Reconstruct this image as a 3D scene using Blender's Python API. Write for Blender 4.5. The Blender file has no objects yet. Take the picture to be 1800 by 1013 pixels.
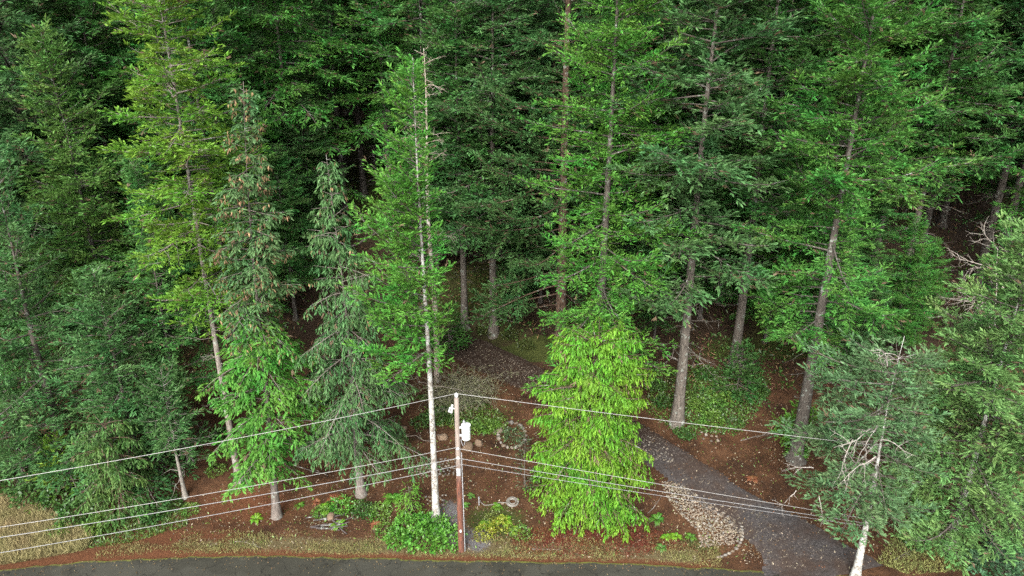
import bpy, bmesh, math, random
import numpy as np
from mathutils import Vector

# ------------------------------------------------------------------ camera, sky, sun, exposure
SC = bpy.context.scene
PITCH = math.radians(20.6)
CAMZ = 26.0
FPX = 1200.0                      # focal length in pixels of the 1800 px wide photograph (24 mm)
cam_d = bpy.data.cameras.new('camera'); cam = bpy.data.objects.new('camera', cam_d)
SC.collection.objects.link(cam)
cam.location = (0, 0, CAMZ); cam.rotation_euler = (math.pi/2 - PITCH, 0, 0)
cam_d.lens = 24.0; cam_d.sensor_width = 36.0; cam_d.clip_end = 2000.0
SC.camera = cam

SUN_EL, SUN_AZ = math.radians(38), math.radians(195)     # azimuth from +Y (the view direction), clockwise
W = bpy.data.worlds.new('World'); SC.world = W; W.use_nodes = True
wn = W.node_tree.nodes; wl = W.node_tree.links; wn.clear()
sky = wn.new('ShaderNodeTexSky'); sky.sky_type = 'NISHITA'; sky.sun_disc = False
sky.sun_elevation = SUN_EL; sky.sun_rotation = SUN_AZ; sky.dust_density = 3.0; sky.air_density = 1.0; sky.ozone_density = 1.0
hsv = wn.new('ShaderNodeHueSaturation'); hsv.inputs['Saturation'].default_value = 0.22   # cloud-covered sky
bg = wn.new('ShaderNodeBackground'); bg.inputs['Strength'].default_value = 0.15
wo = wn.new('ShaderNodeOutputWorld')
wl.new(sky.outputs[0], hsv.inputs['Color']); wl.new(hsv.outputs[0], bg.inputs['Color']); wl.new(bg.outputs[0], wo.inputs[0])
sun_d = bpy.data.lights.new('sun', 'SUN'); sun_d.energy = 1.35; sun_d.angle = math.radians(30); sun_d.color = (1.0, 0.97, 0.92)
sun = bpy.data.objects.new('sun', sun_d); SC.collection.objects.link(sun)
sdir = Vector((math.sin(SUN_AZ)*math.cos(SUN_EL), math.cos(SUN_AZ)*math.cos(SUN_EL), math.sin(SUN_EL)))
sun.rotation_euler = sdir.to_track_quat('Z', 'Y').to_euler(); sun.location = (0, -20, 80)
SC.view_settings.view_transform = 'Standard'; SC.view_settings.look = 'None'
SC.view_settings.exposure = 2.2; SC.view_settings.gamma = 1.0; SC.view_settings.use_curve_mapping = False
SC.render.engine = 'CYCLES'
SC.cycles.max_bounces = 5; SC.cycles.diffuse_bounces = 4; SC.cycles.glossy_bounces = 1
SC.cycles.transmission_bounces = 3; SC.cycles.transparent_max_bounces = 4
SC.cycles.use_denoising = False
SC.cycles.sample_clamp_indirect = 2.0

# ------------------------------------------------------------------ photograph pixels <-> world
CP, SP = math.cos(PITCH), math.sin(PITCH)
def project(x, y, z):
    dz = z - CAMZ
    dep = y*CP - dz*SP
    up = y*SP + dz*CP
    return 900 + FPX*x/dep, 506.5 - FPX*up/dep
def ray(u, v):
    a = (u-900)/FPX; t = (v-506.5)/FPX
    return np.array([a, CP - t*SP, -SP - t*CP])
def z_at(v, y):                    # height of the point seen at pixel row v when it stands y metres away
    t = (v-506.5)/FPX
    return CAMZ + y*(-SP - t*CP)/(CP - t*SP)
def x_at(u, y, z):
    return (u-900)/FPX*(y*CP - (z-CAMZ)*SP)
def at(u, v, y):
    z = z_at(v, y); return np.array([x_at(u, y, z), y, z])

# ------------------------------------------------------------------ terrain
def _hash(ix, iy, s):
    n = (ix.astype(np.int64)*374761393 + iy.astype(np.int64)*668265263 + s*1442695041) & 0x7fffffff
    n = ((n ^ (n >> 13))*1274126177) & 0x7fffffff
    return ((n ^ (n >> 16)) & 0xffff)/65535.0
def vnoise(x, y, s=0):
    ix = np.floor(x); iy = np.floor(y); fx = x-ix; fy = y-iy
    fx = fx*fx*(3-2*fx); fy = fy*fy*(3-2*fy)
    a = _hash(ix, iy, s); b = _hash(ix+1, iy, s); c = _hash(ix, iy+1, s); d = _hash(ix+1, iy+1, s)
    return (a*(1-fx)+b*fx)*(1-fy) + (c*(1-fx)+d*fx)*fy
def sstep(a, b, x):
    t = np.clip((x-a)/(b-a), 0, 1); return t*t*(3-2*t)
EDGE_PX = [(0,1001),(150,987),(300,979),(500,977),(800,985),(1100,990),(1250,999),(1400,1007),(1520,1013)]
ex, ey = [], []
for u, v in EDGE_PX:
    t = (v-506.5)/FPX; y_ = -CAMZ*(CP-t*SP)/(-SP-t*CP)
    ey.append(y_); ex.append(x_at(u, y_, 0.0))
ex = [-300, -45] + ex + [45, 300]; ey = [ey[0]-1.5, ey[0]-.5] + ey + [ey[-1]-.6, ey[-1]-1.0]
def edge_y(x): return np.interp(x, ex, ey)
_ky = [-500, -40, 15, 28.2, 29.0, 32, 36, 45, 70, 120, 200, 500]
_kz = [-40, -4, -.6, 0, .08, .42, 1.7, 4.9, 15.4, 38, 66, 90]
def raw_z(x, y):
    z = (np.interp(y-.8, _ky, _kz) + np.interp(y, _ky, _kz) + np.interp(y+.8, _ky, _kz))/3
    k = sstep(33, 50, y)
    z = z + k*(vnoise(x*.07+3, y*.07, 1)-.5)*3.0 + k*(vnoise(x*.22, y*.22, 2)-.5)*1.3
    z = z + sstep(29.5, 33, y)*((vnoise(x*.5, y*.5, 3)-.5)*.35 + (vnoise(x*1.7, y*1.7, 4)-.5)*.14)
    return z
def raw_hit(u, v, f):
    d = ray(u, v); ys = np.linspace(24, 220, 4000); s = ys/d[1]
    zz = CAMZ + s*d[2]; hh = f(d[0]*s, ys)
    k = np.argmax(zz <= hh)
    return np.array([d[0]*s[k], ys[k], hh[k]])
DRIVE_PX = [(1425,986),(1380,944),(1330,912),(1262,868),(1205,828),(1130,778),(1050,728),(970,684),(900,650),(830,616),(770,592),(700,566)]
dp = np.array([raw_hit(u, v, raw_z) for u, v in DRIVE_PX])
d0 = dp[0] + np.array([.4, -1.6, 0]); d0[2] = 0.0
dp = np.vstack([d0, dp, dp[-1]+np.array([-2, .5, .4]), dp[-1]+np.array([-4, 1.0, .8])])
hw = np.array([4.0, 3.1, 2.3, 1.9, 1.75, 1.6, 1.6, 1.6, 1.6, 1.9, 1.9, 1.9, 1.8, 1.8, 1.8])
_al = np.concatenate([[0], np.cumsum(np.linalg.norm(np.diff(dp[:, :2], axis=0), axis=1))])
_sa = np.arange(0, _al[-1], .35)
dpx = np.interp(_sa, _al, dp[:, 0]); dpy = np.interp(_sa, _al, dp[:, 1]); dpz = np.interp(_sa, _al, dp[:, 2]); dhw = np.interp(_sa, _al, hw)
_k = np.ones(9)/9
def _sm(a): return np.convolve(np.pad(a, 4, mode='edge'), _k, 'valid')
dpx, dpy, dpz = _sm(dpx), _sm(dpy), _sm(_sm(dpz))
dpz[:6] = np.minimum(dpz[:6], .05)
def drive_d(x, y):
    x = np.asarray(x, float); y = np.asarray(y, float)
    best = np.full(x.shape, 1e9); bi = np.zeros(x.shape, int)
    for i in range(0, len(dpx)):
        d = (x-dpx[i])**2 + (y-dpy[i])**2
        m = d < best; best = np.where(m, d, best); bi = np.where(m, i, bi)
    return np.sqrt(best), bi
def ground_z(x, y):
    x = np.asarray(x, float); y = np.asarray(y, float)
    z = raw_z(x, y)
    d, i = drive_d(x, y)
    k = 1 - sstep(dhw[i]*1.02, dhw[i]*1.02+1.7, d)
    z = z*(1-k) + dpz[i]*k
    e = edge_y(x)
    road = 1 - sstep(-.05, .35, y-e)
    near = sstep(e-9.5, e-8.2, y)
    z = np.where(road > 0, z*(1-road*near) + (-.06)*road*near, z)
    return z
def gz(x, y): return float(ground_z(np.array([x]), np.array([y]))[0])
def hit(u, v): return raw_hit(u, v, ground_z)
def in_poly(u, v, poly):
    c = np.zeros(u.shape, bool); n = len(poly)
    for i in range(n):
        x1, y1 = poly[i]; x2, y2 = poly[(i+1) % n]
        if y1 == y2: continue
        m = ((y1 > v) != (y2 > v)) & (u < (x2-x1)*(v-y1)/(y2-y1)+x1)
        c ^= m
    return c
def scatter(poly, n, seed):        # n ground points whose picture falls inside a polygon of pixels
    r = np.random.default_rng(seed)
    h = np.array([hit(*p) for p in poly])
    lo = h.min(0); hi = h.max(0); out = []
    for _ in range(60):
        x = r.uniform(lo[0], hi[0], n*2); y = r.uniform(lo[1], hi[1], n*2); z = ground_z(x, y)
        u, v = project(x, y, z); m = in_poly(u, v, poly)
        out.append(np.stack([x[m], y[m], z[m]], 1))
        if sum(len(o) for o in out) >= n: break
    return np.concatenate(out)[:n]

# ------------------------------------------------------------------ mesh and object helpers
COL = SC.collection
TRIS = [0]
def mesh_np(name, V, F, mat, attrs=None, smooth=False):
    me = bpy.data.meshes.new(name)
    V = np.ascontiguousarray(V, np.float32); F = np.ascontiguousarray(F, np.int32)
    k = F.shape[1]
    me.vertices.add(len(V)); me.vertices.foreach_set('co', V.ravel())
    me.loops.add(F.size); me.loops.foreach_set('vertex_index', F.ravel())
    me.polygons.add(len(F)); me.polygons.foreach_set('loop_start', np.arange(0, F.size, k, dtype=np.int32))
    if smooth: me.polygons.foreach_set('use_smooth', np.ones(len(F), bool))
    me.update(calc_edges=True)
    for an, av in (attrs or {}).items():
        if av.ndim == 1:
            a = me.attributes.new(an, 'FLOAT', 'POINT'); a.data.foreach_set('value', av.astype(np.float32))
        else:
            a = me.attributes.new(an, 'FLOAT_COLOR', 'POINT'); a.data.foreach_set('color', av.astype(np.float32).ravel())
    if mat: me.materials.append(mat)
    TRIS[0] += len(F)*(k-2)
    return me
def mesh_bm(name, bm, mat, smooth=False):
    me = bpy.data.meshes.new(name); bm.to_mesh(me); bm.free()
    if smooth:
        for p in me.polygons: p.use_smooth = True
    me.materials.append(mat); return me
def obj(name, me, parent=None, loc=None, color=None):
    o = bpy.data.objects.new(name, me); COL.objects.link(o)
    if parent: o.parent = parent
    if loc is not None: o.location = loc
    if color: o.color = (*color, 1)
    return o
def tag(o, label=None, cat=None, group=None, kind=None):
    if label: o['label'] = label
    if cat: o['category'] = cat
    if group: o['group'] = group
    if kind: o['kind'] = kind
    return o
def empty(name, loc, rz=0, sc=1.0):
    e = bpy.data.objects.new(name, None); COL.objects.link(e)
    e.location = tuple(float(c) for c in loc); e.rotation_euler = (0, 0, rz); e.scale = (sc, sc, sc) if np.isscalar(sc) else sc
    e.empty_display_size = .2
    return e
def join(parts):
    V = []; F = []; n = 0
    for v, f in parts:
        V.append(v); F.append(f+n); n += len(v)
    return np.concatenate(V), np.concatenate(F)
def tubes(P, R, sides):            # P (n, m, 3) centre lines, R (n, m) radii -> quads
    n, m, _ = P.shape
    T = np.gradient(P, axis=1); T /= np.linalg.norm(T, axis=2, keepdims=True)+1e-9
    up = np.where(np.abs(T[..., 2:3]) > .85, np.array([1.0, 0, 0]), np.array([0, 0, 1.0]))
    A = np.cross(T, up); A /= np.linalg.norm(A, axis=2, keepdims=True)+1e-9
    B = np.cross(T, A)
    a = np.arange(sides)*2*math.pi/sides
    V = P[:, :, None, :] + R[:, :, None, None]*(A[:, :, None, :]*np.cos(a)[None, None, :, None] + B[:, :, None, :]*np.sin(a)[None, None, :, None])
    V = V.reshape(-1, 3)
    i, j, k = np.meshgrid(np.arange(n), np.arange(m-1), np.arange(sides), indexing='ij')
    k2 = (k+1) % sides; b = i*m*sides
    F = np.stack([b+j*sides+k, b+j*sides+k2, b+(j+1)*sides+k2, b+(j+1)*sides+k], -1).reshape(-1, 4)
    return V, F
def norm(a): return a/(np.linalg.norm(a, axis=-1, keepdims=True)+1e-9)
def kites(P, D, Wd, L, B, fold=.25, mid=.45):   # pointed leaf faces: base P, direction D, width direction Wd
    n = len(P); N = np.cross(D, Wd)
    L = np.asarray(L).reshape(-1, 1); B = np.asarray(B).reshape(-1, 1)
    V = np.empty((n, 4, 3))
    V[:, 0] = P; V[:, 2] = P + D*L
    V[:, 1] = P + D*L*mid + Wd*B*.5 - N*B*fold
    V[:, 3] = P + D*L*mid - Wd*B*.5 - N*B*fold
    i = np.arange(n)[:, None]*4
    F = np.concatenate([i+np.array([[0, 1, 2]]), i+np.array([[0, 2, 3]])], 1).reshape(-1, 3)
    return V.reshape(-1, 3), F

# ------------------------------------------------------------------ materials
def mat_new(name):
    m = bpy.data.materials.new(name); m.use_nodes = True
    nt = m.node_tree; nt.nodes.clear()
    out = nt.nodes.new('ShaderNodeOutputMaterial'); b = nt.nodes.new('ShaderNodeBsdfPrincipled')
    nt.links.new(b.outputs[0], out.inputs[0])
    return m, nt, b, out
def N(nt, t, **kw):
    n = nt.nodes.new(t)
    for k, v in kw.items(): setattr(n, k, v)
    return n
def ramp(nt, fac, stops):
    r = nt.nodes.new('ShaderNodeValToRGB'); cr = r.color_ramp
    while len(cr.elements) < len(stops): cr.elements.new(.5)
    for e, (p, c) in zip(cr.elements, stops):
        e.position = p; e.color = (*c, 1) if len(c) == 3 else c
    nt.links.new(fac, r.inputs[0]); return r.outputs[0]
def mixc(nt, fac, a, b, mode='MIX'):
    n = nt.nodes.new('ShaderNodeMix'); n.data_type = 'RGBA'; n.blend_type = mode
    for k, s in ((0, fac), (6, a), (7, b)):
        if hasattr(s, 'is_output'): nt.links.new(s, n.inputs[k])
        else: n.inputs[k].default_value = s if k == 0 else (*s, 1)
    return n.outputs[2]
def noise(nt, scale, detail=4, rough=.6, vec=None):
    n = nt.nodes.new('ShaderNodeTexNoise'); n.inputs['Scale'].default_value = scale
    n.inputs['Detail'].default_value = detail; n.inputs['Roughness'].default_value = rough
    if vec: nt.links.new(vec, n.inputs['Vector'])
    return n.outputs[0]
def bump(nt, b, h, strength, dist):
    n = nt.nodes.new('ShaderNodeBump'); n.inputs['Strength'].default_value = strength; n.inputs['Distance'].default_value = dist
    nt.links.new(h, n.inputs['Height']); nt.links.new(n.outputs[0], b.inputs['Normal'])
def foliage_mat(name, rough=.6, spec=.22, trans=.38, lo=.45, hi=1.6, pale=(.62, .98, .50), pale_amt=.42):
    m, nt, b, out = mat_new(name)
    oi = N(nt, 'ShaderNodeObjectInfo'); at_ = N(nt, 'ShaderNodeAttribute', attribute_name='tone')
    mr = N(nt, 'ShaderNodeMapRange'); mr.inputs[3].default_value = lo; mr.inputs[4].default_value = hi
    nt.links.new(at_.outputs['Fac'], mr.inputs[0])
    sc = N(nt, 'ShaderNodeVectorMath', operation='SCALE')
    nt.links.new(oi.outputs['Color'], sc.inputs[0]); nt.links.new(mr.outputs[0], sc.inputs['Scale'])
    tc = N(nt, 'ShaderNodeTexCoord')
    nz = noise(nt, .55, 2, .5, tc.outputs['Object'])
    hs = N(nt, 'ShaderNodeHueSaturation')
    mh = N(nt, 'ShaderNodeMapRange'); mh.inputs[1].default_value = .3; mh.inputs[2].default_value = .7
    mh.inputs[3].default_value = .475; mh.inputs[4].default_value = .525
    nt.links.new(nz, mh.inputs[0]); nt.links.new(mh.outputs[0], hs.inputs['Hue'])
    nt.links.new(sc.outputs[0], hs.inputs['Color'])
    # paler for young waxy growth and for sky light painted in: the kite tips carry tone > 1
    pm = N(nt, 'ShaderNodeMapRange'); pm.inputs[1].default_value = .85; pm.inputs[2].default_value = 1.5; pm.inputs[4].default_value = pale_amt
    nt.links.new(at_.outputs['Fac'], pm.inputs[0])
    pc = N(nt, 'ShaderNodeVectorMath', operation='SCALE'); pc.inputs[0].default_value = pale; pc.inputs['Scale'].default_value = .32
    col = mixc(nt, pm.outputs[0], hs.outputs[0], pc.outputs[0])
    dm = N(nt, 'ShaderNodeMath', operation='LESS_THAN'); dm.inputs[1].default_value = -.2; nt.links.new(at_.outputs['Fac'], dm.inputs[0])
    col = mixc(nt, dm.outputs[0], col, (.115, .080, .048))          # dead twigs
    nt.links.new(col, b.inputs['Base Color'])
    b.inputs['Roughness'].default_value = rough; b.inputs['Specular IOR Level'].default_value = spec
    tr = N(nt, 'ShaderNodeBsdfTranslucent'); nt.links.new(col, tr.inputs['Color'])
    mx = N(nt, 'ShaderNodeMixShader'); mx.inputs[0].default_value = trans
    nt.links.new(b.outputs[0], mx.inputs[1]); nt.links.new(tr.outputs[0], mx.inputs[2]); nt.links.new(mx.outputs[0], out.inputs[0])
    return m
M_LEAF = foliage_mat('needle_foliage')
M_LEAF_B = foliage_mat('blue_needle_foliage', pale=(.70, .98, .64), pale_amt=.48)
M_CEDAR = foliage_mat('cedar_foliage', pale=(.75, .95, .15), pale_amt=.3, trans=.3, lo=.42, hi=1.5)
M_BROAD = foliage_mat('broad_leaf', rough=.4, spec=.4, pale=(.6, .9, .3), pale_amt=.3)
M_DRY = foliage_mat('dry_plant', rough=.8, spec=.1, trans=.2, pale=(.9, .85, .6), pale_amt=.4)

def bark_mat(name, lichen=.3, lichen_col=(.42, .44, .40), scale=1.0):
    m, nt, b, out = mat_new(name)
    oi = N(nt, 'ShaderNodeObjectInfo'); tc = N(nt, 'ShaderNodeTexCoord')
    mp = N(nt, 'ShaderNodeMapping'); mp.inputs['Scale'].default_value = (7*scale, 7*scale, 1.1*scale)
    nt.links.new(tc.outputs['Object'], mp.inputs[0])
    ridg = noise(nt, 2.2, 6, .65, mp.outputs[0])
    f = ramp(nt, ridg, [(.3, (.35, .35, .35)), (.7, (1.45, 1.45, 1.45))])
    c = mixc(nt, 1.0, oi.outputs['Color'], f, 'MULTIPLY')
    li = noise(nt, 3.2, 5, .7, tc.outputs['Object'])
    lf = ramp(nt, li, [(.62-lichen*.45, (0, 0, 0)), (.70-lichen*.40, (1, 1, 1))])
    c = mixc(nt, lf, c, lichen_col)
    nt.links.new(c, b.inputs['Base Color']); b.inputs['Roughness'].default_value = .9; b.inputs['Specular IOR Level'].default_value = .15
    bump(nt, b, ridg, .8, .04)
    return m
M_BARK = bark_mat('fir_bark', .12, (.20, .22, .19))
M_BARK_PALE = bark_mat('pale_lichen_bark', .40, (.30, .30, .275), 1.6)
M_DEAD = bark_mat('dead_wood', .22, (.26, .245, .22))

def simple_mat(name, color, rough=.6, metal=0.0, var=.25, scale=8, bmp=0):
    m, nt, b, out = mat_new(name)
    tc = N(nt, 'ShaderNodeTexCoord'); nz = noise(nt, scale, 4, .6, tc.outputs['Object'])
    f = ramp(nt, nz, [(.3, (1-var,)*3), (.7, (1+var,)*3)])
    c = mixc(nt, 1.0, color, f, 'MULTIPLY'); nt.links.new(c, b.inputs['Base Color'])
    b.inputs['Roughness'].default_value = rough; b.inputs['Metallic'].default_value = metal
    if bmp: bump(nt, b, nz, bmp, .02)
    return m
M_STONE, nt, b, _ = mat_new('field_stone')
oi = N(nt, 'ShaderNodeObjectInfo'); tc = N(nt, 'ShaderNodeTexCoord')
c = ramp(nt, oi.outputs['Random'], [(0, (.07, .062, .054)), (.2, (.17, .145, .115)), (.45, (.24, .222, .19)), (.6, (.12, .115, .108)), (.8, (.19, .16, .125)), (1, (.14, .11, .08))])
nz = noise(nt, 9, 5, .7, tc.outputs['Object']); f = ramp(nt, nz, [(.32, (.4,)*3), (.7, (1.3,)*3)])
n5 = noise(nt, 2.3, 5, .7, tc.outputs['Object']); c = mixc(nt, ramp(nt, n5, [(.48, (0, 0, 0)), (.62, (.85, .85, .85))]), c, (.05, .036, .022))
nt.links.new(mixc(nt, 1.0, c, f, 'MULTIPLY'), b.inputs['Base Color']); b.inputs['Roughness'].default_value = .9; b.inputs['Specular IOR Level'].default_value = .15; bump(nt, b, nz, .5, .02)
M_BOULDER = simple_mat('brown_boulder', (.10, .066, .040), .9, 0, .4, 4, .6)

# ground: which soil lies where comes from vertex masks (moss, dry grass, orange clay, gravel), colour from noise
M_GROUND, nt, b, _ = mat_new('forest_soil')
tc = N(nt, 'ShaderNodeTexCoord'); P_ = tc.outputs['Object']
mk = N(nt, 'ShaderNodeAttribute', attribute_name='soil'); sp = N(nt, 'ShaderNodeSeparateColor'); nt.links.new(mk.outputs['Color'], sp.inputs[0])
gv = N(nt, 'ShaderNodeAttribute', attribute_name='gravel')
n1 = noise(nt, .7, 6, .65, P_); n2 = noise(nt, 9, 5, .7, P_); n3 = noise(nt, 34, 3, .6, P_)
soil = ramp(nt, n1, [(.32, (.022, .011, .006)), (.5, (.048, .023, .011)), (.66, (.080, .040, .020))])
soil = mixc(nt, ramp(nt, n2, [(.45, (0, 0, 0)), (.7, (.8, .8, .8))]), soil, (.016, .010, .007))
specks = ramp(nt, n3, [(.66, (0, 0, 0)), (.70, (1, 1, 1))])
soil = mixc(nt, specks, soil, (.09, .068, .048))
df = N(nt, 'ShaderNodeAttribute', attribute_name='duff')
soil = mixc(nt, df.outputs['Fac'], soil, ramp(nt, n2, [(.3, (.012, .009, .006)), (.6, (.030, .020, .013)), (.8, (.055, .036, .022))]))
def masked(mask, thr_noise, col_in, col):
    mul = N(nt, 'ShaderNodeMath', operation='MULTIPLY_ADD'); mul.inputs[1].default_value = 1.3
    sub = N(nt, 'ShaderNodeMath', operation='SUBTRACT'); nt.links.new(thr_noise, sub.inputs[0]); sub.inputs[1].default_value = .62
    nt.links.new(mask, mul.inputs[0]); nt.links.new(sub.outputs[0], mul.inputs[2])
    fac = ramp(nt, mul.outputs[0], [(.30, (0, 0, 0)), (.62, (1, 1, 1))])
    return mixc(nt, fac, col_in, col)
moss = ramp(nt, n2, [(.3, (.016, .022, .007)), (.6, (.036, .042, .010)), (.8, (.06, .06, .017))])
dry = ramp(nt, n2, [(.3, (.05, .038, .018)), (.6, (.085, .068, .034)), (.8, (.12, .10, .055))])
clay = ramp(nt, n2, [(.3, (.045, .018, .009)), (.6, (.075, .031, .014)), (.8, (.10, .052, .028))])
grav = ramp(nt, n3, [(.3, (.045, .042, .043)), (.55, (.085, .080, .080)), (.7, (.22, .21, .20))])
c = masked(sp.outputs[0], n2, soil, moss); c = masked(sp.outputs[2], n2, c, clay); c = masked(sp.outputs[1], n2, c, dry); c = masked(gv.outputs['Fac'], n2, c, grav)
nt.links.new(c, b.inputs['Base Color']); b.inputs['Roughness'].default_value = .95; b.inputs['Specular IOR Level'].default_value = .1
ad = N(nt, 'ShaderNodeMath', operation='ADD'); nt.links.new(n2, ad.inputs[0]); nt.links.new(n3, ad.inputs[1]); bump(nt, b, ad.outputs[0], 1.0, .06)

M_GRAVEL, nt, b, _ = mat_new('driveway_gravel')
tc = N(nt, 'ShaderNodeTexCoord'); P_ = tc.outputs['Object']
vo = N(nt, 'ShaderNodeTexVoronoi'); vo.inputs['Scale'].default_value = 22; nt.links.new(P_, vo.inputs['Vector'])
sv = N(nt, 'ShaderNodeSeparateColor'); nt.links.new(vo.outputs['Color'], sv.inputs[0])
n1 = noise(nt, .45, 4, .6, P_); n2 = noise(nt, 5, 4, .6, P_)
g = ramp(nt, sv.outputs[0], [(0, (.024, .0215, .021)), (.5, (.035, .0315, .031)), (.9, (.049, .044, .043)), (.985, (.09, .083, .077))])
br = ramp(nt, n1, [(.45, (0, 0, 0)), (.65, (.75, .75, .75))])
g = mixc(nt, br, g, mixc(nt, sv.outputs[1], (.026, .017, .013), (.044, .029, .021)))
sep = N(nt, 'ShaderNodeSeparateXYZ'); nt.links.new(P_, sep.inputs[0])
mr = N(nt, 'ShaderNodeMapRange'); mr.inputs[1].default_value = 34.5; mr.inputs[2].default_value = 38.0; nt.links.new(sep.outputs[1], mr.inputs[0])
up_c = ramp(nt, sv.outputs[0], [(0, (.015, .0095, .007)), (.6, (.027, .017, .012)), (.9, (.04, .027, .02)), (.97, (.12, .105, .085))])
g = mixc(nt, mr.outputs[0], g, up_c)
nt.links.new(mixc(nt, 1.0, g, ramp(nt, n2, [(.3, (.75,)*3), (.7, (1.2,)*3)]), 'MULTIPLY'), b.inputs['Base Color'])
b.inputs['Roughness'].default_value = .9; b.inputs['Specular IOR Level'].default_value = .08; bump(nt, b, n2, .5, .03)

M_ROAD, nt, b, _ = mat_new('asphalt')
tc = N(nt, 'ShaderNodeTexCoord'); P_ = tc.outputs['Object']
n1 = noise(nt, 60, 2, .5, P_); n2 = noise(nt, .6, 5, .6, P_)
a = ramp(nt, n1, [(.35, (.022, .0215, .017)), (.6, (.034, .033, .026)), (.76, (.075, .071, .058))])
a = mixc(nt, 1.0, a, ramp(nt, n2, [(.3, (.8, .8, .78)), (.7, (1.15, 1.15, 1.1))]), 'MULTIPLY')
vc = N(nt, 'ShaderNodeTexVoronoi', feature='DISTANCE_TO_EDGE'); vc.inputs['Scale'].default_value = .55; mpw = N(nt, 'ShaderNodeMapping'); nt.links.new(P_, mpw.inputs[0])
wv = N(nt, 'ShaderNodeTexNoise'); wv.inputs['Scale'].default_value = 1.5; wv.inputs['Detail'].default_value = 6; nt.links.new(P_, wv.inputs['Vector'])
va = N(nt, 'ShaderNodeVectorMath', operation='MULTIPLY_ADD'); va.inputs[1].default_value = (1.4, 1.4, 1.4); nt.links.new(wv.outputs['Color'], va.inputs[0]); nt.links.new(P_, va.inputs[2]); nt.links.new(va.outputs[0], vc.inputs['Vector'])
a = mixc(nt, ramp(nt, vc.outputs['Distance'], [(.004, (.8, .8, .8)), (.014, (0, 0, 0))]), a, (.006, .006, .005))
pt = noise(nt, .22, 3, .5, P_); a = mixc(nt, 1.0, a, ramp(nt, pt, [(.50, (1, 1, 1)), (.53, (.78, .77, .74))]), 'MULTIPLY')
ed = N(nt, 'ShaderNodeAttribute', attribute_name='moss'); n4 = noise(nt, 4, 5, .7, P_)
mm = N(nt, 'ShaderNodeMath', operation='MULTIPLY'); nt.links.new(ed.outputs['Fac'], mm.inputs[0]); nt.links.new(n4, mm.inputs[1])
a = mixc(nt, ramp(nt, mm.outputs[0], [(.3, (0, 0, 0)), (.5, (1, 1, 1))]), a, (.10, .105, .02))
nt.links.new(a, b.inputs['Base Color']); b.inputs['Roughness'].default_value = .85; b.inputs['Specular IOR Level'].default_value = .2; bump(nt, b, n1, .4, .01)

# ------------------------------------------------------------------ ground, road, driveway
def axis(segs):
    out = [np.arange(a, b, s) for a, b, s in segs]; return np.concatenate(out + [[segs[-1][1]]])
gx = axis([(-420, -140, 20), (-140, -60, 4), (-60, -32, .8), (-32, 32, .25), (32, 60, .8), (60, 140, 4), (140, 420, 20)])
gy = axis([(-420, -60, 20), (-60, 15, 3), (15, 25, 1), (25, 48, .22), (48, 75, .5), (75, 140, 2), (140, 460, 16)])
GX, GY = np.meshgrid(gx, gy); GZ = ground_z(GX, GY)
U, V_ = project(GX, np.maximum(GY, 5), GZ)
def blob(u, v, ru, rv): return np.exp(-(((U-u)/ru)**2 + ((V_-v)/rv)**2))*(GY > 20)
moss_m = .5*blob(880, 585, 90, 50) + .9*blob(870, 920, 60, 38) + .3*blob(900, 720, 60, 40) + .4*blob(820, 740, 60, 35) + .5*blob(1240, 700, 110, 60) + .55*blob(640, 330, 120, 140)*(GY > 45) + .35*(GY > 44)*vnoise(GX*.25, GY*.25, 9)*2*(vnoise(GX*.25, GY*.25, 9) > .5) + .6*blob(1230, 960, 60, 20)
dist_e = GY - edge_y(GX)
verge = np.exp(-((dist_e-.75)/.6)**2)
dry_m = 1.0*blob(10, 920, 100, 50) + .75*verge*(U < 1230)*sstep(250, 520, U) + .25*verge*(U <= 380) + .4*blob(1640, 960, 130, 40)
clay_m = .95*np.exp(-((dist_e-.25)/.4)**2)*((U < 1250)) + 1.0*blob(300, 955, 150, 22) + .7*blob(430, 890, 130, 40) + .55*blob(1000, 950, 130, 30) + .4*blob(1290, 760, 90, 50) + .35*blob(860, 850, 60, 40)
grav_m = 1.1*blob(790, 920, 24, 40) + .9*blob(840, 950, 26, 22)
soil_c = np.stack([moss_m, dry_m, clay_m, np.ones_like(moss_m)], -1).clip(0, 1).reshape(-1, 4)
ny, nx = GX.shape
ii, jj = np.meshgrid(np.arange(ny-1), np.arange(nx-1), indexing='ij'); a0 = (ii*nx+jj).ravel()
me = mesh_np('ground', np.stack([GX, GY, GZ], -1).reshape(-1, 3), np.stack([a0, a0+1, a0+nx+1, a0+nx], -1), M_GROUND,
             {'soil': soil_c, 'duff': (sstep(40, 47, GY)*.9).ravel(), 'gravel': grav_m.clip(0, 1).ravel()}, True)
tag(obj('ground', me), 'reddish brown forest floor rising into the wooded slope', kind='structure')

rx = axis([(-300, -40, 10), (-40, 40, .25), (40, 300, 10)])
off = np.array([0, .1, .25, .5, 1.0, 2.0, 4.0, 6.0, 7.2])
RX, RO = np.meshgrid(rx, off)
RY = edge_y(RX) - RO - (RO < .4)*(vnoise(RX*2.3, RX*0, 5)-.5)*.16
RZ = np.where(RO == 0, -.02, .012) + .04*np.sin(np.clip(RO, 0, 7.2)/7.2*math.pi)
n_, m_ = RX.shape; ii, jj = np.meshgrid(np.arange(n_-1), np.arange(m_-1), indexing='ij'); a0 = (ii*m_+jj).ravel()
me = mesh_np('road', np.stack([RX, RY, RZ], -1).reshape(-1, 3), np.stack([a0, a0+m_, a0+m_+1, a0+1], -1), M_ROAD,
             {'moss': np.exp(-(RO/.22)**2).ravel()}, True)
tag(obj('road', me), 'dark asphalt road along the bottom edge', kind='structure')

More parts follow.
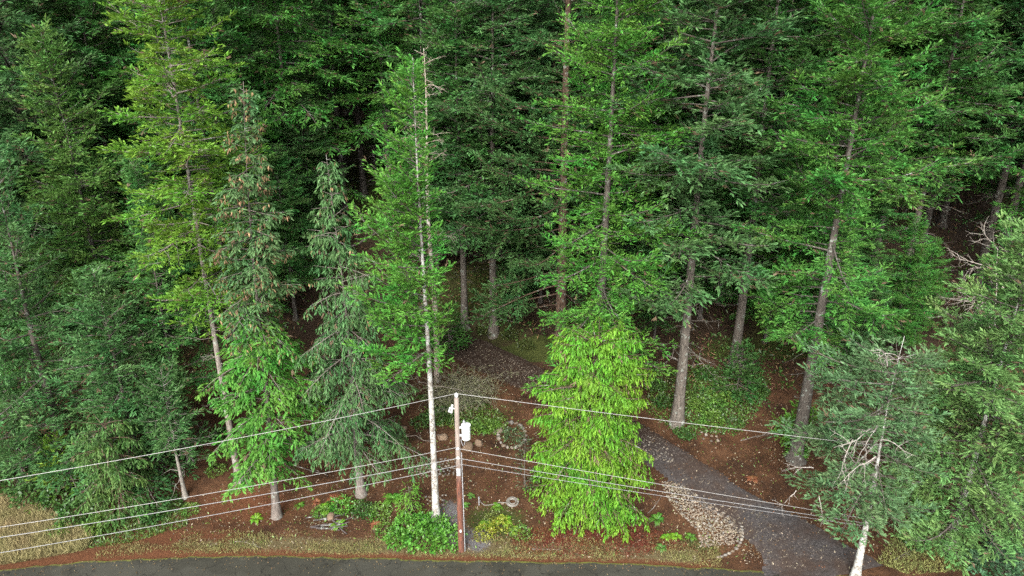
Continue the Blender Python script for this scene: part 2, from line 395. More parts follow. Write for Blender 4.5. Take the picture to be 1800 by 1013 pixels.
tx = np.gradient(dpx); ty = np.gradient(dpy); tl = np.hypot(tx, ty); nxx, nyy = -ty/tl, tx/tl
cs = np.linspace(-1, 1, 13); S_, C_ = np.meshgrid(np.arange(len(dpx)), cs, indexing='ij')
rag = 1 + (np.abs(C_) > .9)*(vnoise(S_*.33+C_*50, S_*0+C_*7, 6)-.5)*.22
DX = dpx[S_]+nxx[S_]*C_*dhw[S_]*rag; DY = dpy[S_]+nyy[S_]*C_*dhw[S_]*rag
DZ = np.maximum(ground_z(DX, DY), -.03) + np.where(np.abs(C_) > .95, -.02, .03)
onroad = DY < edge_y(DX)+.1; DZ = np.where(onroad, np.where(np.abs(C_) > .95, .0, .058), DZ)
n_, m_ = DX.shape; ii, jj = np.meshgrid(np.arange(n_-1), np.arange(m_-1), indexing='ij'); a0 = (ii*m_+jj).ravel()
keepf = (DY.reshape(-1)[a0] > edge_y(DX.reshape(-1)[a0]) - .45)
me = mesh_np('driveway', np.stack([DX, DY, DZ], -1).reshape(-1, 3), np.stack([a0, a0+m_, a0+m_+1, a0+1], -1)[keepf], M_GRAVEL, None, True)
tag(obj('driveway', me), 'dark gravel driveway climbing the slope behind the bright cedar', kind='structure')

# ------------------------------------------------------------------ trees
def conifer(seed, H, R, cb=.3, nb=110, el=(-10, 38), droop=.30, up=.42, asym=None, d2=6.8, d3=8.6, K=5, kl=.23, kw=.070,
            weep=0.0, flat=.5, s0=.10, prof=(.55, 1.3, .75), lean=(0, 0), r0=.32, drop=.08, l2=.50, l2max=1.7, zpow=.9,
            dead=14, wob=.15, cone=0.0, broken=0.0, hang=0.0, fing=(.26, .5), deadlen=(.5, 2.2), top_t=1.0, brown=.035, rtap=1.5, veil=6.5, inner=.36, lvar=(.6, 1.15), spread_=.32):
    r = np.random.default_rng(seed)
    ph = r.uniform(0, 6.28, 2)
    def cen(z):
        q = np.clip(z/H, 0, 1.2)
        return np.stack([lean[0]*q**1.2 + wob*np.sin(q*5+ph[0])*q, lean[1]*q**1.2 + wob*np.sin(q*6+ph[1])*q, z], -1)
    i = np.arange(nb); t = np.clip(((i+r.uniform(0, 1, nb))/nb), 0, 1)**zpow*top_t
    az = i*2.39996 + r.normal(0, .5, nb)
    L = R*np.minimum(1, prof[0]+prof[1]*t)*np.clip(1-t, 0, 1)**prof[2]*r.uniform(lvar[0], lvar[1], nb) + .22
    L = np.where(r.uniform(0, 1, nb) < inner, np.minimum(L, r.uniform(.7, 2.3, nb)), L)
    if asym: L = L*(1+asym[1]*np.cos(az-asym[0]))
    keep = r.uniform(0, 1, nb) > drop
    t, az, L = t[keep], az[keep], np.maximum(L[keep], .18); nb = len(t)
    z0 = H*(cb+(1-cb)*t*.985)
    e = np.radians(el[0]+(el[1]-el[0])*t) + r.normal(0, .15, nb)
    dr = droop*(1-.7*t)*r.uniform(.6, 1.4, nb); uu = up*(1-.5*t)*r.uniform(.4, 1.5, nb)
    C0 = cen(z0); h = np.stack([np.cos(az), np.sin(az), 0*az], -1); S = np.stack([-np.sin(az), np.cos(az), 0*az], -1)
    bend = r.normal(0, .12, nb)
    def ax(b, s):
        s_ = s[:, None]; Lb = L[b][:, None]
        return C0[b] + h[b]*Lb*s_*np.cos(e[b])[:, None] + S[b]*Lb*(bend[b][:, None]*s_**2) + np.array([0, 0, 1.0])*Lb*(np.sin(e[b])[:, None]*s_ - dr[b][:, None]*s_**2 + uu[b][:, None]*s_**3)
    Z = np.array([0, 0, 1.0])
    sb0 = np.clip(s0 + r.normal(0, .1, nb), .05, .6)
    n2 = np.maximum(3, (L*(1-sb0)*d2*r.uniform(.7, 1.2, nb)).astype(int))
    b2 = np.repeat(np.arange(nb), n2); k2 = np.concatenate([np.arange(k) for k in n2])
    s = sb0[b2] + (1-sb0[b2])*((k2+r.uniform(0, 1, len(k2)))/n2[b2])
    P2 = ax(b2, s); T2 = norm(ax(b2, np.minimum(s+.03, 1.05))-ax(b2, s-.03))
    side = np.where((k2 % 2) == 0, 1.0, -1.0)
    tip = s > .9
    an = np.where(tip, r.normal(0, .35, len(s)), side*r.uniform(.6, 1.15, len(s)))
    Lat = norm(np.cross(Z, T2))
    D2 = norm(T2*np.cos(an)[:, None] + Lat*np.sin(an)[:, None] + Z*r.normal(.03, .20, len(s))[:, None])
    l2v = np.clip(L[b2]*l2*(1.06-s)**.7, .22, l2max)*r.uniform(.6, 1.25, len(s))
    sag = r.uniform(-.05, .38, len(s)) + hang
    def ax2(j, q):
        return P2[j] + D2[j]*(l2v[j]*q)[:, None] - Z*(sag[j]*l2v[j]*q*q)[:, None]
    n3 = np.maximum(2, (l2v*d3*r.uniform(.7, 1.2, len(s))).astype(int))
    b3 = np.repeat(np.arange(len(s)), n3); k3 = np.concatenate([np.arange(k) for k in n3])
    q = .1 + .9*((k3+r.uniform(0, 1, len(k3)))/n3[b3])
    P3 = ax2(b3, q); T3 = norm(ax2(b3, q+.03)-ax2(b3, q-.03))
    sd = np.where((k3 % 2) == 0, 1.0, -1.0); a3 = np.where(q > .88, r.normal(0, .3, len(q)), sd*r.uniform(.45, 1.0, len(q)))
    D3 = norm(T3*np.cos(a3)[:, None] + norm(np.cross(Z, T3))*np.sin(a3)[:, None] + Z*r.normal(.22*(1-weep), .30*(1-flat)+.05, len(q))[:, None] - Z*(weep*r.uniform(.5, 1.6, len(q)))[:, None])
    l3 = r.uniform(fing[0], fing[1], len(q))*(1-.3*q)
    f_tone = r.uniform(0, 1, len(q))*.6 + r.uniform(0, 1, len(s))[b3]*.25 + r.uniform(0, 1, nb)[b2][b3]*.15
    nF = len(q)
    b4 = np.repeat(np.arange(nF), K); k4 = np.tile(np.arange(K), nF)
    w = (k4+.6)/K
    P4 = P3[b4] + D3[b4]*(l3[b4]*w*.8)[:, None]
    rv = r.normal(0, 1, (len(b4), 3)); rv[:, 2] *= (1-flat*.75)
    spread = np.where(k4 == K-1, .12, spread_)
    D4 = norm(D3[b4] + rv*spread[:, None])
    Wd = norm(np.cross(D4, Z + r.normal(0, .55*(1-flat*.4), (len(b4), 3))))
    l4 = kl*r.uniform(.7, 1.3, len(b4)); w4 = kw*r.uniform(.75, 1.25, len(b4))
    tone = (f_tone[b4]*.75 + r.uniform(0, .25, len(b4)))
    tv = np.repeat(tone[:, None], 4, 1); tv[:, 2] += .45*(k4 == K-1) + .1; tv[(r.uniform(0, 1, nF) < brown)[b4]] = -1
    hh = P4[:, 2]/H
    LV, LF = kites(P4, D4, Wd, l4, w4)
    tvr = tv.ravel()
    if veil > 0:                       # short sprays growing straight from the trunk
        nv = int((1-cb)*H*veil); zc = H*(cb+(1-cb)*r.uniform(0, .96, nv)**.8); zc = zc[vnoise(zc*.35, zc*0+seed, seed) > .30]; nv = len(zc)
        av = r.uniform(0, 6.28, nv); hv_ = np.stack([np.cos(av), np.sin(av), r.uniform(-.3, .4, nv)], -1); Cv = cen(zc) + hv_*r.uniform(.2, .65, nv)[:, None]
        kv = np.repeat(np.arange(nv), 34); Pv = Cv[kv] + r.normal(0, 1, (len(kv), 3))*np.array([.26, .26, .2])
        Dv = norm(hv_[kv] + r.normal(0, .55, (len(kv), 3)) + Z*.15); Wv = norm(np.cross(Dv, Z + r.normal(0, .5, Dv.shape)))
        v1, f1 = kites(Pv, Dv, Wv, kl*r.uniform(.7, 1.3, len(kv)), kw*r.uniform(.75, 1.25, len(kv)))
        t1 = np.repeat(np.clip(r.uniform(0, .8, nv)[kv] + r.uniform(-.1, .25, len(kv)), 0, 1), 4)
        LF = np.concatenate([LF, f1+len(LV)]); LV = np.concatenate([LV, v1]); tvr = np.concatenate([tvr, t1])
    res = {'leaf': (LV, LF, tvr)}
    if cone > 0:
        pc = (r.uniform(0, 1, nF) < cone) & (P3[:, 2] > H*.45) & (s[b3] > .45)
        Pc = np.repeat(P3[pc] + D3[pc]*(l3[pc]*.6)[:, None], 3, 0) + r.normal(0, .06, (3*pc.sum(), 3))
        Dc = norm(-Z + r.normal(0, .25, Pc.shape)); Wc = norm(np.cross(Dc, r.normal(0, 1, Pc.shape)))
        cv, cf = kites(Pc, Dc, Wc, r.uniform(.16, .3, len(Pc)), r.uniform(.06, .1, len(Pc)), .4)
        res['cone'] = (cv, cf, np.repeat(r.uniform(.1, .9, len(Pc)), 4))
    # wood
    zt = np.concatenate([[-.3, 0, .35, .9], np.linspace(2, H*(1-broken*.0), max(8, int(H/1.3)))])
    rr = r0*np.clip(1-zt/H*.97, .02, 1)**rtap
    rr = rr*(1+.65*np.exp(-np.clip(zt, 0, 9)/.45)); rr = np.maximum(rr*(1+r.normal(0, .03, len(zt))), .012)
    parts = [tubes(cen(zt)[None], rr[None], 10)]
    ss = np.linspace(0, 1, 6)
    BP = np.stack([ax(np.arange(nb), np.full(nb, x)) for x in ss], 1)
    br = (.010*L+.012)[:, None]*(1-.8*ss)[None]
    parts.append(tubes(BP, br, 4))
    big = l2v > .5
    jj = np.nonzero(big)[0]
    SPn = np.stack([ax2(jj, np.full(len(jj), x)) for x in (0, .5, .9)], 1)
    parts.append(tubes(SPn, np.tile(np.array([[.012, .009, .004]]), (len(jj), 1)), 3))
    if dead:
        parts.append(dead_limbs(r, dead, cen, H, cb, deadlen))
    res['wood'] = join(parts); res['stem'] = parts[0]; res['limbs'] = join(parts[1:]); res['cen'] = cen
    return res
def dead_limbs(r, n, cen, H, cb, dl=(.5, 2.2), lo=.12):
    zz = r.uniform(min(lo*H, cb*H), cb*H+1.5, n); az = r.uniform(0, 6.28, n); Ld = r.uniform(dl[0], dl[1], n)
    ss = np.linspace(0, 1, 5); C = cen(zz)
    hv = np.stack([np.cos(az), np.sin(az), r.normal(0, .18, n)], -1)
    P = C[:, None] + hv[:, None]*(Ld[:, None]*ss)[..., None]
    P[:, :, 2] -= (Ld[:, None]*.22*ss**2)*r.uniform(-.4, 1.6, n)[:, None]
    P[:, 1:] += r.normal(0, .05, (n, 4, 3))*Ld[:, None, None]
    a = tubes(P, (.012+.006*Ld)[:, None]*(1-.75*ss), 4)
    # side twigs
    k = np.repeat(np.arange(n), 4); s = r.uniform(.3, .95, len(k)); i0 = np.minimum((s*4).astype(int), 3)
    B = P[k, i0]*(1-(s*4-i0))[:, None] + P[k, i0+1]*(s*4-i0)[:, None]
    D = norm(hv[k] + r.normal(0, .7, (len(k), 3)))*r.uniform(.15, .45, len(k))[:, None]*Ld[k][:, None]
    Q = np.stack([B, B+D*.55+r.normal(0, .03, B.shape), B+D], 1)
    b_ = tubes(Q, np.tile(np.array([[.009, .007, .003]]), (len(k), 1)), 3)
    return join([a, b_])

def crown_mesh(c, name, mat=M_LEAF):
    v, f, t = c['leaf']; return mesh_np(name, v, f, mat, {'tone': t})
def trunk_mesh(c, name, mat=M_BARK):
    v, f = c['wood']; return mesh_np(name, v, f, mat, None, True)
BARK_GREY, BARK_BROWN, BARK_PALE, BARK_DARK = (.082, .070, .058), (.08, .052, .036), (.17, .152, .13), (.045, .038, .032)
PLACED = []
def add_tree(name, base, trunk, crown, tint, bark, label, cat='tree', group=None, rz=0.0, sc=1.0, cones=None):
    e = empty(name, (base[0], base[1], base[2]-.08), rz, sc); tag(e, label, cat, group)
    obj('trunk', trunk, e, None, bark)
    if crown: obj('crown', crown, e, None, tint)
    if cones: obj('cones', cones, e, None, (.17, .115, .06))['kind'] = 'stuff'
    PLACED.append((base[0], base[1]))
    return e
def hero(name, u, v, v_top, v_cb, label, tint, bark=BARK_GREY, seed=1, mat=M_LEAF, bmat=M_BARK, H=None, cat='fir tree', Y=None, upper=None, **kw):
    g = hit(u, v) if Y is None else np.array([x_at(u, Y, z_at(v, Y)), Y, z_at(v, Y)])
    if H is None: H = z_at(v_top, g[1]) - g[2]
    cb = (z_at(v_cb, g[1]) - g[2])/H
    c = conifer(seed, H, cb=max(.02, cb), **kw)
    cones = None
    if 'cone' in c:
        cv, cf, ct = c['cone']; cones = mesh_np('cones', cv, cf, M_DRY, {'tone': ct})
    up_c = None
    if upper:                          # the drooping grey-green top is a part of its own
        v, f, t = c['leaf']; v = v.reshape(-1, 4, 3); t = t.reshape(-1, 4)
        m = v[:, 0, 2] + np.random.default_rng(seed).normal(0, .8, len(v)) > H*upper[0]
        def pick(mm):
            i = np.arange(mm.sum())[:, None]*4
            return v[mm].reshape(-1, 3), np.concatenate([i+np.array([[0, 1, 2]]), i+np.array([[0, 2, 3]])], 1).reshape(-1, 3), t[mm].ravel()
        uv, uf, ut = pick(m); up_c = mesh_np('upper_crown', uv, uf, mat, {'tone': ut}); c['leaf'] = pick(~m)
    if bmat is M_BARK_PALE: c['wood'] = c['stem']
    e = add_tree(name, g, trunk_mesh(c, 'trunk', bmat), crown_mesh(c, 'crown', mat), tint, bark, label, cat, cones=cones)
    if bmat is M_BARK_PALE:
        lo = obj('limbs', mesh_np('limbs', *c['limbs'], M_BARK, None, True), e, None, (.085, .072, .06)); lo['kind'] = 'stuff'
    if up_c: obj('upper_crown', up_c, e, None, upper[1])
    return e, g, H, c
LIME = (.092, .195, .020); BRIGHT = (.066, .190, .026); GREEN = (.052, .160, .026); OLIVE = (.066, .146, .028); BLUE = (.052, .126, .036)
GREYG = (.058, .132, .042); DARK = (.048, .135, .030); DEEP = (.045, .125, .034); CEDAR = (.086, .200, .014); HEM = (.062, .178, .024)

# --- the trees of the front rows, each grown for its place
PI = math.pi
e1, g1, H1, c1 = hero('fir_tree', 767, 914, 98, 640, 'slim fir with pale straight trunk and foliage mostly on its left, beside the utility pole', BRIGHT, BARK_PALE, 11, M_LEAF, M_BARK_PALE,
     R=3.0, nb=170, asym=(PI, .55), prof=(.75, .8, .7), droop=.15, up=.35, el=(5, 40), veil=.7, rtap=1.1, r0=.20, drop=.15, s0=.06, dead=10, l2=.5, l2max=1.0)
hero('spruce_tree', 487, 908, 140, 800, 'tall spruce with brown cone-laden drooping top and bright green lower skirt', HEM, (.12, .10, .085), 12, M_LEAF, M_BARK,
     R=3.4, nb=175, lean=(1.35, 0), prof=(.85, .6, .8), droop=.45, up=.12, el=(-5, 25), r0=.22, drop=.05, veil=0, weep=.35, flat=.75, hang=.25, dead=4, cone=.45, kl=.24, kw=.090, d3=9, cat='spruce tree', upper=(.52, (.055, .115, .040)))
hero('spruce_tree', 635, 868, 268, 780, 'grey-green weeping spruce with pointed top and hanging branchlets', GREYG, (.13, .11, .095), 13, M_LEAF_B, M_BARK,
     R=4.4, nb=150, prof=(.9, .5, .85), droop=.5, up=.15, el=(-2, 25), r0=.25, drop=.06, veil=0, weep=1.0, flat=.5, hang=.45, dead=6, kl=.22, kw=.065, d3=9, cone=.06, cat='spruce tree')
hero('fir_tree', 420, 845, 0, 560, 'tall lime green fir with open crown and thin leaning pale trunk', LIME, (.15, .13, .11), 14, M_LEAF, M_BARK, H=33,
     R=4.8, nb=165, prof=(.6, .9, .5), droop=.25, up=.3, el=(-8, 30), veil=1.0, rtap=1.1, r0=.20, drop=.12, s0=.15, dead=16)
hero('fir_tree', 222, 708, 38, 600, 'broad olive green fir with rounded top and dark bare lower trunk', OLIVE, BARK_DARK, 15, R=5.2, nb=150, prof=(.6, 1.0, .6), r0=.32, up=.4, dead=14)
hero('fir_tree', 120, 815, 255, 805, 'blue-green fir at the left edge with silvery dead limbs', BLUE, BARK_GREY, 16, M_LEAF_B, R=5.2, nb=120, prof=(.8, .8, .6), r0=.33, droop=.35, dead=14, drop=.12)
hero('fir_tree', 250, 845, 470, 845, 'dense dark blue-green fir leaning over the left verge behind the wires', BLUE, BARK_GREY, 17, M_LEAF_B, R=4.2, nb=115, prof=(.85, .6, .5), r0=.22, droop=.4, up=.25, dead=8)
hero('fir_tree', 326, 874, 640, 800, 'thin young fir with bare pole-like trunk near the lower left wires', BLUE, BARK_PALE, 18, M_LEAF_B, R=2.4, nb=50, prof=(.8, .6, .6), r0=.13, dead=8)
CEDAR_KW = dict(veil=0, el=(0, 32), droop=.38, up=.0, weep=1.3, flat=.15, hang=.35, s0=.25, prof=(.92, .2, .17), K=4, kl=.22, kw=.070, d2=8, d3=10.5, fing=(.3, .55), spread_=.22, brown=.03, inner=.1, lvar=(.66, 1.1), r0=.26, drop=0, dead=0, l2=.34, l2max=1.0, wob=.05)
hero('cedar_tree', 1032, 885, 588, 893, 'bright yellow-green cedar with drooping fronds right of the utility pole', CEDAR, BARK_BROWN, 19, M_CEDAR, R=3.6, nb=275, cat='cedar tree', **CEDAR_KW)
ck = dict(CEDAR_KW); ck.update(r0=.1)
hero('cedar_tree', 222, 905, 735, 900, 'small young cedar with hanging green fronds above the left verge', (.052, .112, .024), BARK_BROWN, 20, M_CEDAR, R=2.1, nb=80, cat='cedar tree', **ck)
hero('fir_tree', 1046, 742, 0, 640, 'big bright green fir with layered upswept boughs rising behind the bright cedar', BRIGHT, (.07, .06, .05), 21, H=35, R=5.5, nb=190, prof=(.75, .8, .5), r0=.38, droop=.32, up=.42, el=(-8, 30), drop=.1, K=4, dead=10)
hero('fir_tree', 984, 612, 0, 545, 'tall blue-green fir with dark brown trunk reaching the top edge left of centre', BLUE, BARK_BROWN, 22, M_LEAF_B, H=38, R=5.6, nb=175, prof=(.75, .8, .5), asym=(PI, .35), veil=.9, rtap=1.0, r0=.40, drop=.14, s0=.3, dead=10)
hero('fir_tree', 1398, 808, 0, 600, 'green fir with bright tips and bare grey trunk behind the right roadside tree', GREEN, (.065, .056, .047), 23, H=34, R=5.5, nb=170, prof=(.65, .9, .5), r0=.42, drop=.12, up=.4, dead=20)
e18, g18, H18, c18 = hero('fir_tree', 1503, 1016, 590, 862, 'short roadside fir with broken top, whitish trunk and bare twisted white limbs', (.074, .140, .056), BARK_PALE, 24, M_LEAF_B, M_BARK_PALE,
     R=4.0, nb=84, prof=(.75, 1.0, .35), asym=(PI*.95, .35), r0=.20, drop=.15, s0=.28, el=(-12, 20), droop=.15, up=.25, dead=0, lean=(-.25, 0), top_t=.9, veil=.8)
hero('fir_tree', 1668, 968, 395, 900, 'olive green fir with buff tips at the lower right corner', (.094, .182, .052), BARK_PALE, 25, M_LEAF, M_BARK_PALE, R=5.3, nb=155, prof=(.85, .7, .45), r0=.24, up=.35, dead=10, drop=.04)

# --- a library of forest-grown firs, shared by the trees behind
LIB = []
for sd, kw in enumerate([dict(R=5.4, cb=.20, nb=152, r0=.28), dict(R=4.7, cb=.26, nb=150, r0=.28, drop=.10, dead=26),
                         dict(R=5.8, cb=.22, nb=148, r0=.29, up=.45), dict(R=4.6, cb=.30, nb=150, r0=.27, dead=34),
                         dict(R=5.2, cb=.14, nb=160, r0=.28, droop=.45, up=.2, weep=.25), dict(R=4.4, cb=.27, nb=145, r0=.27, dead=30, asym=(.5, .3))]):
    c = conifer(100+sd, 32, prof=(.8, .6, .5), kl=.26, kw=.085, K=4, d2=6.8, d3=8.6, **kw)
    LIB.append((trunk_mesh(c, 'trunk'), crown_mesh(c, 'crown')))
def forest(name, g, lib, H, tint, bark, label, group, blue=False, rz=0.0, cat='fir tree'):
    t, c = LIB[lib]; s = H/32
    e = add_tree(name, g, t, c, tint, bark, label, cat, group, rz, s)
    if blue:
        for o in e.children:
            if o.name.startswith('crown'): o.material_slots[0].link = 'OBJECT'; o.material_slots[0].material = M_LEAF_B
    return e
MID = [  # base pixel, library crown, height, tint, bark, blue, label
 (1190,742,1,37,GREYG,BARK_GREY,1,'fir with thick furrowed trunk flaring at the ground right of the bright cedar'),
 (1290,642,3,37,DARK,BARK_GREY,0,'fir with stout grey trunk half hidden by a low bough up the right bank'),
 (868,584,0,33,BLUE,BARK_GREY,1,'blue-green fir above the mossy bank left of centre, right of two thin trunks'),
 (817,574,3,30,DARK,BARK_GREY,0,'fir with thin bare trunk above the upper bend of the driveway'),
 (1137,500,1,33,GREEN,BARK_GREY,0,'fir with slim grey trunk behind the big bright fir'),
 (1525,516,3,33,GREEN,BARK_GREY,0,'fir with thin grey trunk, left of the trunk pair on the right slope'),
 (1573,568,3,35,DARK,BARK_GREY,0,'fir with bare slanting grey trunk on the dark right slope'),
 (1716,502,3,37,DEEP,BARK_GREY,1,'fir with long bare grey trunk, left one of the leaning pair at far right'),
 (1743,508,3,38,DEEP,BARK_GREY,1,'fir with long bare grey trunk, right one of the leaning pair at far right'),
 (412,592,3,32,DARK,BARK_DARK,0,'dark fir with thin shaded trunk behind the lime green fir'),
 (530,450,4,31,GREEN,BARK_GREY,0,'green fir behind and right of the cone-laden spruce'),
 (335,812,5,19,DARK,BARK_GREY,1,'small dark fir with slim trunk, left of the pale leaning trunk at lower left'),
 (640,345,3,30,DARK,BARK_DARK,0,'dark fir with bare black trunk in the shaded clearing, right of its twin'),
 (607,372,3,31,DARK,BARK_DARK,0,'dark fir with bare black trunk in the shaded clearing, left of its twin'),
 (690,400,1,31,GREEN,BARK_DARK,0,'green fir just behind the slim pale-trunked fir'),
 (1240,480,2,35,GREYG,BARK_DARK,1,'grey-green fir left of the stout-trunked fir up the right bank'),
 (1330,500,2,34,DEEP,BARK_GREY,0,'shaded fir behind the stout-trunked fir up the right bank'),
 (1455,540,2,36,OLIVE,BARK_GREY,0,'pale-tipped fir behind the bare grey trunk at right of centre'),
 (1620,430,0,33,GREEN,BARK_DARK,0,'green fir leaning over the dark gap on the right slope'),
 (330,520,0,33,GREEN,BARK_DARK,1,'grey-green fir between the olive fir and the lime green fir'),
 (140,640,2,34,GREYG,BARK_DARK,1,'grey-green fir behind the olive fir on the left'),
 (20,700,0,30,OLIVE,BARK_GREY,0,'olive fir cut by the left edge'),
 (760,470,1,34,DARK,BARK_DARK,1,'dark fir behind the bare dead snag'),
 (920,470,2,35,BLUE,BARK_DARK,1,'blue-green fir behind the brown-trunked fir left of centre'),
 (1065,480,4,36,GREEN,BARK_DARK,0,'green fir directly behind the big bright fir'),
 (1655,395,4,30,GREEN,BARK_DARK,0,'green fir filling the top of the dark gap on the right slope'),
 (1800,400,4,31,DARK,BARK_DARK,0,'dark fir cut by the right edge behind the leaning trunk pair'),
 (1790,640,4,26,GREEN,BARK_GREY,0,'green fir cut by the right edge above the olive roadside fir'),
]
rr = random.Random(5)
for k, (u, v, lb, H, tint, bark, blue, label) in enumerate(MID):
    g = hit(u, v)
    e_ = forest('fir_tree', g, lb, H, tint, bark, label, 'firs on the slope', bool(blue), rr.uniform(0, 6.28)); e_.scale = (H/32*1.15, H/32*1.15, H/32)
UNDER = [(300,600,12),(370,560,13),(460,560,12),(520,560,13),(560,480,14),(700,520,12),(735,545,10),(770,500,14),(910,545,9),(950,530,12),(1100,560,13),(1150,600,9),(1230,560,13),(1262,530,15),(1345,600,12),(1372,560,15),(1440,650,12),(1480,600,15),(1500,690,9),(1560,640,11),(1605,600,8),(250,640,12),(180,640,12),(60,720,12),(100,600,14),
         (1290,420,16),(1150,400,16),(1005,430,16),(860,430,16),(450,420,16),(350,440,16),(1400,430,16),(1530,400,15),(220,470,15),(1060,400,15),(760,400,14),(520,370,14),(90,450,15),(1240,380,15),(1460,380,15)]
LAND = [(90, 'the dry grass bank'), (270, 'the lime green fir'), (430, 'the cone-laden spruce'), (572, 'the weeping spruce'), (720, 'the slim pale-trunked fir'),
        (811, 'the utility pole'), (900, 'the stone ring'), (1040, 'the bright cedar'), (1200, 'the thick furrowed trunk'), (1310, 'the stout grey trunk'), (1420, 'the driveway mouth'),
        (1530, 'the broken-top roadside fir'), (1720, 'the leaning trunk pair')]
USED = set()
def uniq(l):
    for w in ('', 'slim ', 'tall ', 'hidden '):
        q = w + l
        if q not in USED: USED.add(q); return q
    return l
def beside(u):
    lm = min(LAND, key=lambda q: abs(q[0]-u)); dd = u-lm[0]
    return ('straight above' if abs(dd) < 30 else ('above right of' if dd > 0 else 'above left of')) + ' ' + lm[1]
TW = {DARK: 'dark', DEEP: 'very dark', GREEN: 'green', BLUE: 'bluish', GREYG: 'greyish'}
for u, v, H in UNDER:
    g = hit(u, v)
    if float(drive_d(np.array([g[0]]), np.array([g[1]]))[0][0]) < 3.2: continue
    tint = rr.choice([GREEN, DARK, BLUE, GREYG]); t_, c_ = LIB[rr.choice([4, 4, 0, 2])]; q = H/32
    add_tree('understory_fir', g, t_, c_, tint, BARK_DARK, uniq(f'{TW[tint]} low understory fir {"on the upper slope" if v < 450 else "between taller trunks"}, {beside(u)}'), 'fir tree', 'understory firs', rr.uniform(0, 6.28), (q*1.45, q*1.45, q))
# --- the far rows
ROWN = {0: 'nearest', 1: 'second', 2: 'third', 3: 'fourth', 4: 'farthest'}
for row, (Y, stp) in enumerate([(49, 95), (56, 78), (64, 62), (74, 56), (87, 52)]):
    u = -60 + rr.uniform(0, 60)
    cnt = 0
    while u < 1870:
        y = Y + rr.uniform(-2.8, 2.8); z = gz(0, y); x = x_at(u, y, z); z = gz(x, y)
        uu_, vv_ = project(x, y, z)
        ok = all((x-a)**2+(y-b)**2 > (7.5 if row < 2 else 5) for a, b in PLACED)
        if row < 2 and 575 < uu_ < 680: ok = False
        if row < 1 and 1630 < uu_ < 1790: ok = False
        if float(drive_d(np.array([x]), np.array([y]))[0][0]) < 3.5: ok = False
        if ok:
            cnt += 1
            lm = min(LAND, key=lambda q: abs(q[0]-uu_)); dd = uu_-lm[0]
            rel = 'straight above' if abs(dd) < 30 else ('above right of' if dd > 0 else 'above left of')
            tint = rr.choice([DARK, DEEP, GREEN, BLUE, DARK, GREYG])
            H = rr.uniform(26, 34) if row < 2 else rr.uniform(17, 27)
            forest('fir_tree', np.array([x, y, z]), rr.choice([0, 1, 2, 3, 4, 5]), H, tint, rr.choice([BARK_DARK, BARK_GREY]),
                   uniq(f'{TW[tint]} fir in the {ROWN[row]} back row, {rel} {lm[1]}'), 'firs deep in the forest', tint in (BLUE, GREYG), rr.uniform(0, 6.28))
        u += stp*rr.uniform(.75, 1.25)

# --- dead snag behind the slim fir
def crooked(r, P0, D, L, m=7, wob=.12, sag=0.0):
    P = [np.array(P0, float)]; d = norm(np.array(D, float))
    for i in range(m-1):
        d = norm(d + r.normal(0, wob, 3) - np.array([0, 0, sag])); P.append(P[-1] + d*L/(m-1))
    return np.array(P)
def bare_branch(r, P0, D, L, rad, levels=2, sag=.03):
    parts = []
    P = crooked(r, P0, D, L, 8, .16, sag); parts.append(tubes(P[None], (rad*(1-.8*np.linspace(0, 1, 8)))[None], 5))
    if levels > 0:
        for k in range(max(3, int(L*3.2))):
            i = r.integers(1, 7); d = norm(P[i]-P[i-1]); dd = norm(d*.8 + r.normal(0, .65, 3))
            v, f = bare_branch(r, P[i], dd, L*r.uniform(.22, .45), rad*.45, levels-1, sag); parts.append((v, f))
    return join(parts)
r = np.random.default_rng(77)
g = hit(768, 690); yS = g[1]+1.0; g = np.array([x_at(768, yS, gz(g[0], yS)), yS, gz(g[0], yS)])
Hs = z_at(85, yS) - g[2]
zt = np.concatenate([[-.3, 0, .5], np.linspace(2, Hs, 18)])
snag = empty('dead_snag', g); tag(snag, 'dead grey snag with bleached bare twigs behind the slim pale-trunked fir', 'dead tree')
v, f = tubes(np.stack([.1*np.sin(zt*.4), 0*zt, zt], -1)[None], (.22*np.clip(1-zt/Hs, .06, 1)**.8)[None], 9)
obj('trunk', mesh_np('trunk', v, f, M_DEAD, None, True), snag, None, (.20, .165, .13))
for k in range(34):
    z = Hs*(.62+.38*(k+r.uniform(0, 1))/34) if k > 5 else Hs*r.uniform(.25, .6)
    a = r.uniform(0, 6.28); Lb = (2.3*(1.12-z/Hs)**.55 + .3)*r.uniform(.7, 1.2)
    v, f = bare_branch(r, (.1*math.sin(z*.4), 0, z), (math.cos(a), math.sin(a), .35), Lb, .022, 2, .05)
    obj('branch', mesh_np('branch', v, f, M_DEAD, None, True), snag, None, (.22, .175, .14))

# --- bare limbs on the roadside fir and a leafless leaning sapling at the right
def bare_on(e, g, u, v, du, dv, L, rad, seed, dy=-2.1, color=(.21, .19, .165)):
    r = np.random.default_rng(seed)
    p = at(u, v, g[1]+dy) - g; p2 = at(u+du, v+dv, g[1]+dy-.4) - g
    vv, ff = bare_branch(r, p, p2-p, L, rad, 2, .07)
    obj('bare_limb', mesh_np('bare_limb', vv, ff, M_DEAD, None, True), e, None, color)
for k, (u, v, du, dv, L, rad) in enumerate([(1560, 640, -5, -60, 2.4, .035), (1545, 745, -70, -25, 2.4, .035), (1540, 800, -60, 15, 2.2, .032), (1545, 745, -50, 60, 2.0, .03),
                                             (1500, 770, -25, 60, 2.0, .028), (1430, 820, -60, -10, 1.6, .026), (1400, 860, -25, 35, 1.3, .022), (1550, 770, 60, 10, 1.8, .022), (1440, 870, 5, 40, 1.4, .022)]):
    bare_on(e18, g18, u, v, du, dv, L, rad, 300+k)
gs = hit(1738, 700); sap = empty('bare_sapling', gs); tag(sap, 'leafless whitish sapling with spreading limbs above the lower right fir', 'sapling')
